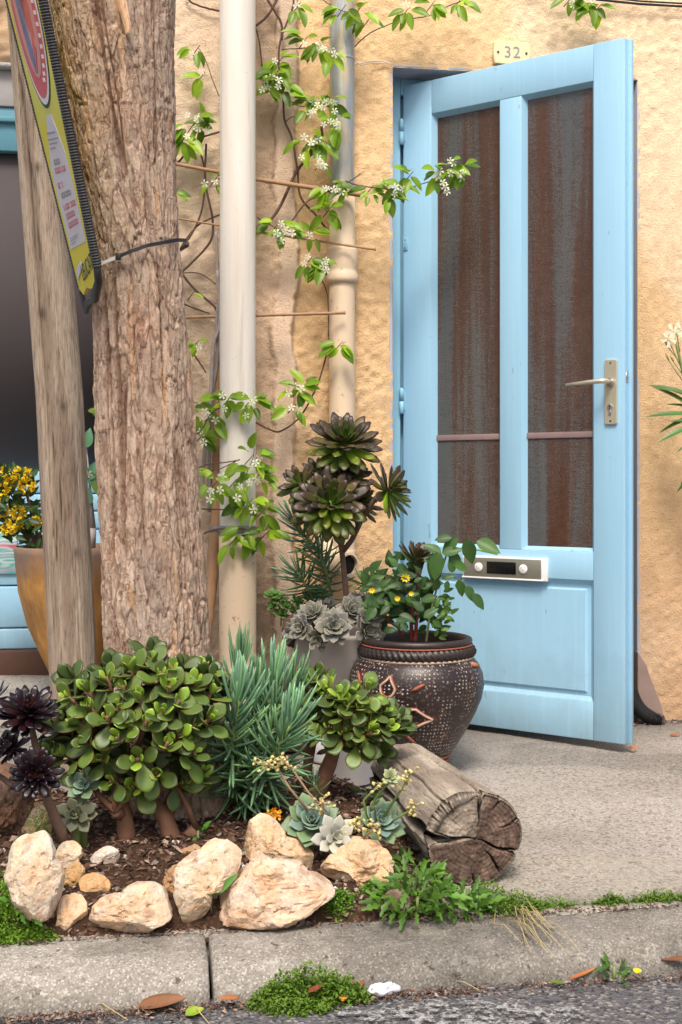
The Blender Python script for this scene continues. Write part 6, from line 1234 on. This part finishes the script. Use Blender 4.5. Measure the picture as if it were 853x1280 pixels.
# ================================================================ STAR JASMINE on the wall
def vine(label, branches, clusters, seed, name='jasmine_vine', Y=-.19, mat='vine_stem'):
    rg = random.Random(seed); P0 = at_y(*branches[0][0][0], branches[0][1]); t = thing(name, label, 'vine', tuple(P0), 'star jasmine climbing the house wall')
    for P, y_, r0, r1, mt in branches:
        pts = [at_y(a, b, y_) for a, b in P]; out = []                      # smooth with Catmull-Rom
        for i in range(len(pts)-1):
            p0, p1, p2, p3 = pts[max(i-1, 0)], pts[i], pts[i+1], pts[min(i+2, len(pts)-1)]
            for k in range(5):
                s = k/5; out.append(.5*((2*p1)+(p2-p0)*s+(2*p0-5*p1+4*p2-p3)*s*s+(3*p1-p0-3*p2+p3)*s**3)+Vector((0, rg.gauss(0, .0015), 0)))
        out.append(pts[-1]); n = len(out); part(MB().tube(out, [r0+(r1-r0)*i/(n-1) for i in range(n)], 7), 'stem', mt or mat, t)
    for (px, py, n, fl, y_, sp) in clusters:
        c = at_y(px, py, y_)
        tw = part(MB().tube([c+Vector((-.012, .02, -.015)), c, c+Vector((.010, -.01, .012))], [.0016, .0013, .001], 5), 'twig', 'vine_stem', t)
        for k in range(int(n*1.35+.5)):
            a = rg.uniform(0, 6.28); off = (RIGHT*math.cos(a)*sp+UP*math.sin(a)*sp*.8-FWD*rg.uniform(0, sp*.7))*rg.random()**.6; d = (RIGHT*math.cos(a)*.8+UP*(math.sin(a)*.6-.5)-FWD*rg.uniform(-.1, .7))
            k_ = rg.random(); col = (1.15, 1.1, 1) if k_ < .6 else ((.55, .6, .6) if k_ < .8 else (1.5, 1.3, 1.0)); inst(jas, 'leaf', tw, frame(c+off, d, UP*.6-FWD*.8+RIGHT*rg.gauss(0, .4), rg.uniform(.036, .066)), col)
        for k in range(int(fl*.7+.5)):
            off = (RIGHT*rg.gauss(0, .5)*sp+UP*(rg.gauss(-.2, .5)*sp)-FWD*(.02+rg.random()*.02)); inst(fl_me, 'flower', tw, frame(c+off, UP+RIGHT*rg.gauss(0, .8), -FWD+Vector((rg.gauss(0, .4), 0, rg.gauss(.1, .4))), rg.uniform(.0105, .0145)))
    return t
VB = .0036
vine('star jasmine twisting up the wall in the gap between tree trunk and off white pipe', [
    ([(250, 620), (253, 597), (263, 498), (267, 432), (275, 404), (272, 338)], -.235, .0075, .005, 'grey_stem'), ([(262, 640), (262, 560), (266, 490), (272, 450), (271, 400), (274, 372), (272, 330), (270, 290)], -.22, .006, .004, 'grey_stem'),
    ([(232, -6), (240, 3), (258, 10), (276, 14)], -.15, .003, .003, None), ([(216, 207), (222, 204), (240, 183), (252, 172), (278, 164)], -.17, VB, .003, None),
    ([(247, 178), (256, 215), (253, 260), (240, 292), (225, 313)], -.17, .003, .003, None), ([(258, 180), (257, 228), (266, 274), (263, 302), (240, 328), (226, 341)], -.18, .0035, VB, None),
    ([(218, 328), (232, 348), (248, 366), (268, 383), (274, 400)], -.175, .004, .0035, None), ([(228, 341), (250, 342), (270, 355)], -.16, .002, .0015, None), ([(276, 268), (250, 280), (232, 300), (222, 318)], -.16, .003, .002, None),
    ([(222, 376), (240, 384), (262, 392)], -.16, .003, .002, None), ([(222, 425), (240, 440), (258, 466)], -.16, .003, .002, None), ([(246, 586), (262, 580), (282, 578), (300, 575)], -.36, .002, .0018, None), ([(246, 588), (270, 588), (300, 574)], -.355, .0015, .0015, None),
    ([(246, 672), (262, 664), (284, 660), (312, 662)], -.355, .003, .0025, None), ([(250, 636), (280, 637), (305, 636)], -.35, .0018, .0015, None), ([(296, 610), (306, 596), (316, 574), (318, 560)], -.35, .0015, .001, None), ([(232, 545), (250, 540), (262, 520), (275, 510), (300, 505)], -.345, .0018, .0015, None),
    ([(274, 120), (266, 100), (256, 72), (248, 60)], -.17, .0016, .001, None)],
    [(246, 62, 3, 2, -.19, .022), (252, 96, 2, 1, -.19, .014), (240, 158, 7, 4, -.20, .040), (228, 176, 5, 1, -.20, .030), (254, 158, 5, 6, -.20, .026), (268, 226, 5, 3, -.23, .028), (219, 240, 2, 0, -.18, .015), (223, 350, 2, 0, -.18, .014), (240, 368, 1, 0, -.18, .01),
     (245, 430, 3, 2, -.2, .018), (243, 512, 8, 3, -.26, .042), (262, 520, 6, 5, -.30, .035), (252, 545, 3, 3, -.28, .025), (285, 500, 6, 3, -.36, .030), (312, 502, 6, 6, -.36, .032), (268, 606, 8, 5, -.37, .042), (292, 604, 7, 6, -.37, .036), (312, 574, 9, 4, -.37, .040), (322, 596, 9, 5, -.36, .040), (312, 628, 7, 2, -.36, .034), (328, 640, 5, 2, -.35, .026), (310, 664, 5, 0, -.36, .034), (332, 668, 7, 0, -.35, .034), (292, 676, 3, 0, -.36, .022), (246, 630, 2, 1, -.3, .02), (108, 515, 4, 0, -.2, .03), (112, 596, 4, 3, -.2, .03)], 31)
vine('star jasmine winding up the strip of wall between the off white and zinc pipes', [
    ([(367, -10), (366, 10), (351, 50), (349, 84), (354, 120), (356, 150), (365, 172), (372, 211), (376, 246), (397, 271), (412, 292)], -.175, .003, VB, None), ([(322, 292), (336, 278), (351, 257), (369, 218), (386, 196), (402, 182), (402, 158)], -.185, .005, .004, None),
    ([(362, 281), (383, 253), (404, 242), (425, 232), (440, 225), (451, 217)], -.225, .003, .0015, None), ([(432, 226), (450, 232), (480, 236), (500, 238), (530, 229), (555, 222), (580, 214)], -.245, .002, .0015, None),
    ([(318, 34), (334, 20), (344, 4), (348, -8)], -.165, .004, .004, None), ([(330, -8), (341, 10), (352, 30), (352, 50)], -.165, .004, .004, None), ([(318, 30), (324, 50), (328, 84)], -.165, .0025, .0025, None),
    ([(440, 62), (452, 50), (467, 39), (500, 26), (535, 20), (560, 8), (590, -4)], -.16, .002, .0015, None), ([(390, 330), (392, 342), (402, 350), (410, 372), (411, 420)], -.21, .0022, .002, None),
    ([(411, 420), (410, 436), (397, 481), (376, 520), (351, 539), (336, 536), (320, 528)], -.215, .0025, .0028, None), ([(356, 120), (372, 132), (385, 132)], -.18, .0015, .0012, None), ([(357, 152), (366, 146), (374, 148)], -.18, .0015, .001, None), ([(322, 272), (336, 280), (352, 288), (372, 292)], -.18, .002, .0015, None), ([(352, 62), (380, 60), (400, 58)], -.18, .0015, .0015, None), ([(404, 0), (420, 10), (440, 18)], -.2, .0015, .0015, None)],
    [(345, 92, 10, 3, -.21, .036), (334, 108, 5, 5, -.21, .028), (352, 108, 5, 3, -.21, .026), (350, 76, 4, 1, -.21, .022), (372, 8, 4, 2, -.21, .028), (380, 52, 7, 2, -.22, .032), (400, 58, 6, 5, -.24, .030), (412, 68, 3, 6, -.24, .022), (391, 132, 8, 7, -.22, .036), (408, 130, 8, 6, -.23, .034), (420, 156, 6, 9, -.24, .032), (384, 180, 7, 6, -.22, .032), (400, 178, 5, 3, -.22, .024), (400, 205, 1, 7, -.22, .020),
     (412, 236, 6, 6, -.24, .028), (430, 240, 3, 1, -.25, .020), (410, 264, 6, 0, -.24, .026), (346, 282, 8, 6, -.22, .034), (358, 290, 4, 4, -.22, .024), (388, 292, 5, 2, -.22, .024), (386, 326, 4, 3, -.23, .024), (404, 328, 5, 5, -.24, .022), (462, 238, 5, 0, -.26, .024), (486, 244, 6, 2, -.27, .028), (502, 234, 4, 3, -.28, .024), (512, 220, 5, 0, -.28, .022), (548, 218, 5, 5, -.29, .026), (562, 210, 5, 3, -.29, .022), (578, 214, 5, 5, -.29, .024), (557, 234, 0, 4, -.29, .016),
     (428, 12, 6, 0, -.24, .030), (446, 16, 4, 0, -.22, .026), (460, 26, 4, 0, -.2, .022), (508, 14, 5, 3, -.2, .028), (540, 6, 5, 0, -.2, .028), (572, 4, 4, 0, -.2, .022), (424, 432, 7, 0, -.24, .026), (372, 490, 6, 4, -.24, .028), (380, 484, 5, 1, -.24, .024), (366, 510, 4, 3, -.24, .022)], 32)
vine('jasmine sprigs hanging on the black cable at the top right', [([(700, -12), (720, 2), (748, 6)], -.16, .002, .0015, None)], [(712, 0, 5, 4, -.17, .026), (738, 4, 6, 1, -.17, .026), (748, 10, 5, 0, -.17, .022)], 33)
# ================================================================ WEEDS
def GND(x, y): return max(PZ(x, max(y, -1.69)), SZ(x, y) if -1.7 < y < -.8 and -1.7 < x < -.2 else -9)
def weed(label, centre, n, L, sp, seed, gz=None, me=None, col=(1, 1, 1), name='weed', cat='weed', lean=.30, hh=.03):
    rg = random.Random(seed); c = at_z(*centre, gz if gz is not None else -.05)
    if gz is None: c = at_z(*centre, GND(c.x, c.y))
    t = thing(name, label, cat, tuple(c))
    st_ = part(MB().tube([c+Vector((0, 0, -.01)), c+Vector((0, 0, .02))], [.004, .003], 6), 'crown', 'green_stem', t)
    for k in range(n):
        a = rg.uniform(0, 6.28); r = sp*rg.random()**.6; b = c+Vector((math.cos(a)*r, math.sin(a)*r*.7, 0)); b.z = (max(b.z, GND(b.x, b.y)) if gz is None or gz > -.1 else b.z)+rg.uniform(.0, hh)*(1-.6*r/sp); b = Vector((b.x, b.y, b.z))
        d = Vector((math.cos(a)*rg.uniform(.3, 1), math.sin(a)*rg.uniform(.3, 1)-lean, rg.uniform(-.3, 1.2))); k_ = rg.uniform(.6, 1.25); inst(me or wleaf, 'leaf', st_, frame(b, d, UP*1.0+Vector((rg.gauss(0, .5), -.6+rg.gauss(0, .4), 0)), L*rg.uniform(.5, 1.2)), (col[0]*k_, col[1]*k_, col[2]*k_))
    return t
weed('leafy green rocket weed sprawling over the kerb in front of the log', (522, 1134), 120, .040, .075, 51, hh=.085)
weed('second lush rocket weed nearest the log end', (578, 1144), 110, .036, .062, 52, hh=.06)
weed('small rocket weed tucked between the rounded rock and the log', (520, 1096), 44, .040, .045, 53, gz=-.03)
weed('low leafy weed at the left edge beside the largest boulder', (20, 1140), 30, .035, .05, 54, col=(.8, 1, .8))
weed('young green leaves sprouting in the dark soil behind the right echeveria', (458, 1000), 12, .03, .03, 55, gz=.03, me=rleaf, col=(1.3, 1.5, 1), name='seedling')
weed('little green seedling at the foot of the trunk', (248, 1050), 9, .028, .018, 56, gz=.02, me=rleaf, col=(2.4, 2.4, 1.5), name='seedling')
weed('tiny weed with a yellow petal in the gutter at the right', (768, 1222), 16, .03, .022, 57, gz=-.112, col=(.7, .75, .8))
# two bladed seedling before the tall slab
c = at_z(266, 1150, -.045); t = thing('seedling', 'green seedling with two long blades in front of the pale slab', 'seedling', tuple(c)); dS = (c-CAM).dot(FWD)-.03
part(MB().tube([c, at_d(263, 1130, dS), at_d(266, 1118, dS)], [.002, .002, .0018], 6), 'stem', 'green_stem', t)
for (a, L) in ((112, 36), (44, 42)): inst(oleaf, 'leaf', t, frame(at_d(266, 1120, dS), RIGHT*math.cos(R(a))+UP*math.sin(R(a))-FWD*.2, -FWD*.9+UP*.3, L*dS/F, L*dS/F*1.5), (1.6, 1.75, .9))
def mat_of_green(label, name, samples, seed, L=.008, h=.03, cat='ground cover', mat='moss', col=(1, 1, 1), straws=0):
    rg = random.Random(seed); mb = MB(); arr = leaf_arrays(ovate, .7, 0, -.1, .3, 2, 2)
    for (px, py, z, rx, ry, n, hh) in samples:
        c0 = at_z(px, py, z)
        for k in range(n):
            a = rg.uniform(0, 6.28); r = rg.random()**.55; x, y = c0.x+rx*r*math.cos(a), c0.y+ry*r*math.sin(a); g0 = z if z < -.08 else max(GND(x, y), -.053) if y > -1.84 else (-.07 if y > -1.87 else z)
            zz = g0+hh*(1-r*r)*rg.random(); d = Vector((rg.gauss(0, .6), rg.gauss(-.2, .6), rg.gauss(.5, .5))); cc = Vector((x, y, zz))
            for q in range(3): put_leaf(mb, arr, frame(cc+Vector((rg.gauss(0, .003), rg.gauss(0, .003), rg.gauss(0, .003))), d+Vector((rg.gauss(0, .7), rg.gauss(0, .7), rg.gauss(0, .5))), UP, L*rg.uniform(.6, 1.3)))
    o = solo(mb, name, label, cat, mat, tuple(at_z(samples[0][0], samples[0][1], samples[0][2])), kind='stuff', smooth=False); o.color = (*col, 1); return o
mat_of_green('mound of tiny leaved green ground cover growing in the gutter below the kerb', 'ground_cover', [(385, 1250, -.112, .095, .030, 820, .065), (350, 1256, -.112, .06, .03, 320, .045), (425, 1252, -.112, .055, .03, 300, .05), (372, 1264, -.112, .06, .02, 260, .02)], 71, .0075, col=(.72, .78, .7))
mat_of_green('bright mossy ground cover at the left end of the kerb', 'ground_cover', [(6, 1158, -.03, .055, .035, 600, .04), (42, 1166, -.04, .045, .014, 240, .02), (-8, 1120, -.0, .045, .05, 420, .08), (8, 1176, -.052, .07, .010, 200, .012), (20, 1140, -.03, .03, .02, 160, .05)], 72, .0070, col=(.95, 1.05, .8))
mat_of_green('small green tuft of ground cover on the soil before the rounded rock', 'ground_cover', [(424, 1148, -.052, .032, .02, 260, .022), (468, 1142, -.052, .03, .016, 130, .02), (500, 1146, -.05, .03, .016, 110, .02), (300, 1156, -.052, .03, .01, 90, .012)], 73, .0065, col=(.65, .85, .7))
mat_of_green('creeping weed and moss in the crack between pavement and kerb', 'ground_cover', [(640, 1138, -.052, .07, .03, 520, .04), (610, 1130, -.05, .05, .03, 300, .05), (690, 1134, -.052, .05, .012, 130, .018), (765, 1130, -.052, .035, .010, 190, .018), (825, 1126, -.052, .06, .010, 260, .018), (880, 1124, -.052, .06, .010, 160, .018), (730, 1132, -.052, .04, .006, 22, .008), (795, 1128, -.052, .04, .006, 24, .008), (670, 1136, -.052, .05, .008, 50, .012)], 74, .0065, col=(.9, .95, .8))
p = at_d(50, 1022, 2.50)
mb = MB(); rg = random.Random(9); arr = leaf_arrays(ovate, .7, 0, -.1, .3, 2, 2)
for k in range(260):
    put_leaf(mb, arr, frame(at_d(rg.gauss(50, 8), rg.gauss(1034, 14), 2.68-rg.random()*.02), (rg.gauss(0, 1), -.5, rg.gauss(.3, 1)), (0, -1, 0), .0045))
solo(mb, 'moss', 'fine green creeper over the mossy block at the left', 'moss', 'moss', tuple(p), smooth=False, kind='stuff')
mb = MB()                    # dry straw blades
for k in range(26):
    b = at_z(rg.gauss(640, 12), 1140+rg.gauss(0, 6), -.05); e = b+Vector((rg.uniform(-.02, .05), rg.uniform(-.20, -.06), rg.uniform(-.02, .01))); e.z = max(e.z, -.06 if e.y > -1.86 else -.10); m_ = b.lerp(e, .5)+Vector((rg.gauss(0, .006), 0, .018)); mb.tube([b, m_, e], [.0009, .0009, .0005], 4)
solo(mb, 'dry_grass', 'thin dry yellow grass blades trailing over the kerb below the log', 'grass', 'straw', tuple(at_z(640, 1140, -.05)), kind='stuff')
mb = MB()
for (a, b, z) in (((100, 1245), (160, 1275), -.108), ((150, 1215), (240, 1262), -.108), ((230, 1250), (262, 1280), -.108), ((560, 1225), (600, 1238), -.108)):
    p, q = at_z(*a, z), at_z(*b, z); mb.tube([p, p.lerp(q, .5)+Vector((0, 0, .006)), q], [.001, .001, .0008], 5)
solo(mb, 'dry_straws', 'few loose straw stalks lying in the gutter', 'straw', 'straw', tuple(at_z(160, 1262, -.1)), kind='stuff')
# orange and yellow flower heads low in the bed
def flower_head(label, px, py, d, r, n, seed, col=(1, .8, 1), stem=.05):
    rg = random.Random(seed); c = at_d(px, py, d); g = max(SZ(c.x, c.y), c.z-stem) if c.x < -.2 else c.z-stem; t = thing('yellow_flower', label, 'flower', (c.x, c.y, g)); part(MB().tube([Vector((c.x, c.y+.005, g-.005)), c], [.0016, .0012], 5), 'stem', 'green_stem', t)
    m_ = MB(); arr = leaf_arrays(ovate, .8, 0, .1, .2, 2, 2)
    for k in range(n):
        a = rg.uniform(0, 6.28); dd = RIGHT*math.cos(a)+UP*math.sin(a)*.7-FWD*rg.uniform(.1, .9); put_leaf(m_, arr, frame(c+dd*r*d/F*rg.random()*.8, dd+Vector((rg.gauss(0, .5), rg.gauss(0, .5), rg.gauss(0, .5))), dd, .008))
    o = part(m_, 'flower_head', 'petal_yellow', t); o.color = (*col, 1); return t
flower_head('orange yellow flower head just behind the blocky cream rock', 341, 1017, 2.68, 11, 60, 1, (1, .62, 1), .07); flower_head('tiny yellow flower cluster at the top of the small jade plant', 390, 846, 3.05, 10, 30, 2, (1, .9, 1), .10)
rg = random.Random(14)
t = weed('dull dark leaved plant behind the orange flower head', (330, 1020), 18, .045, .04, 58, gz=.01, me=rleaf, col=(.8, .75, .9), name='low_plant')
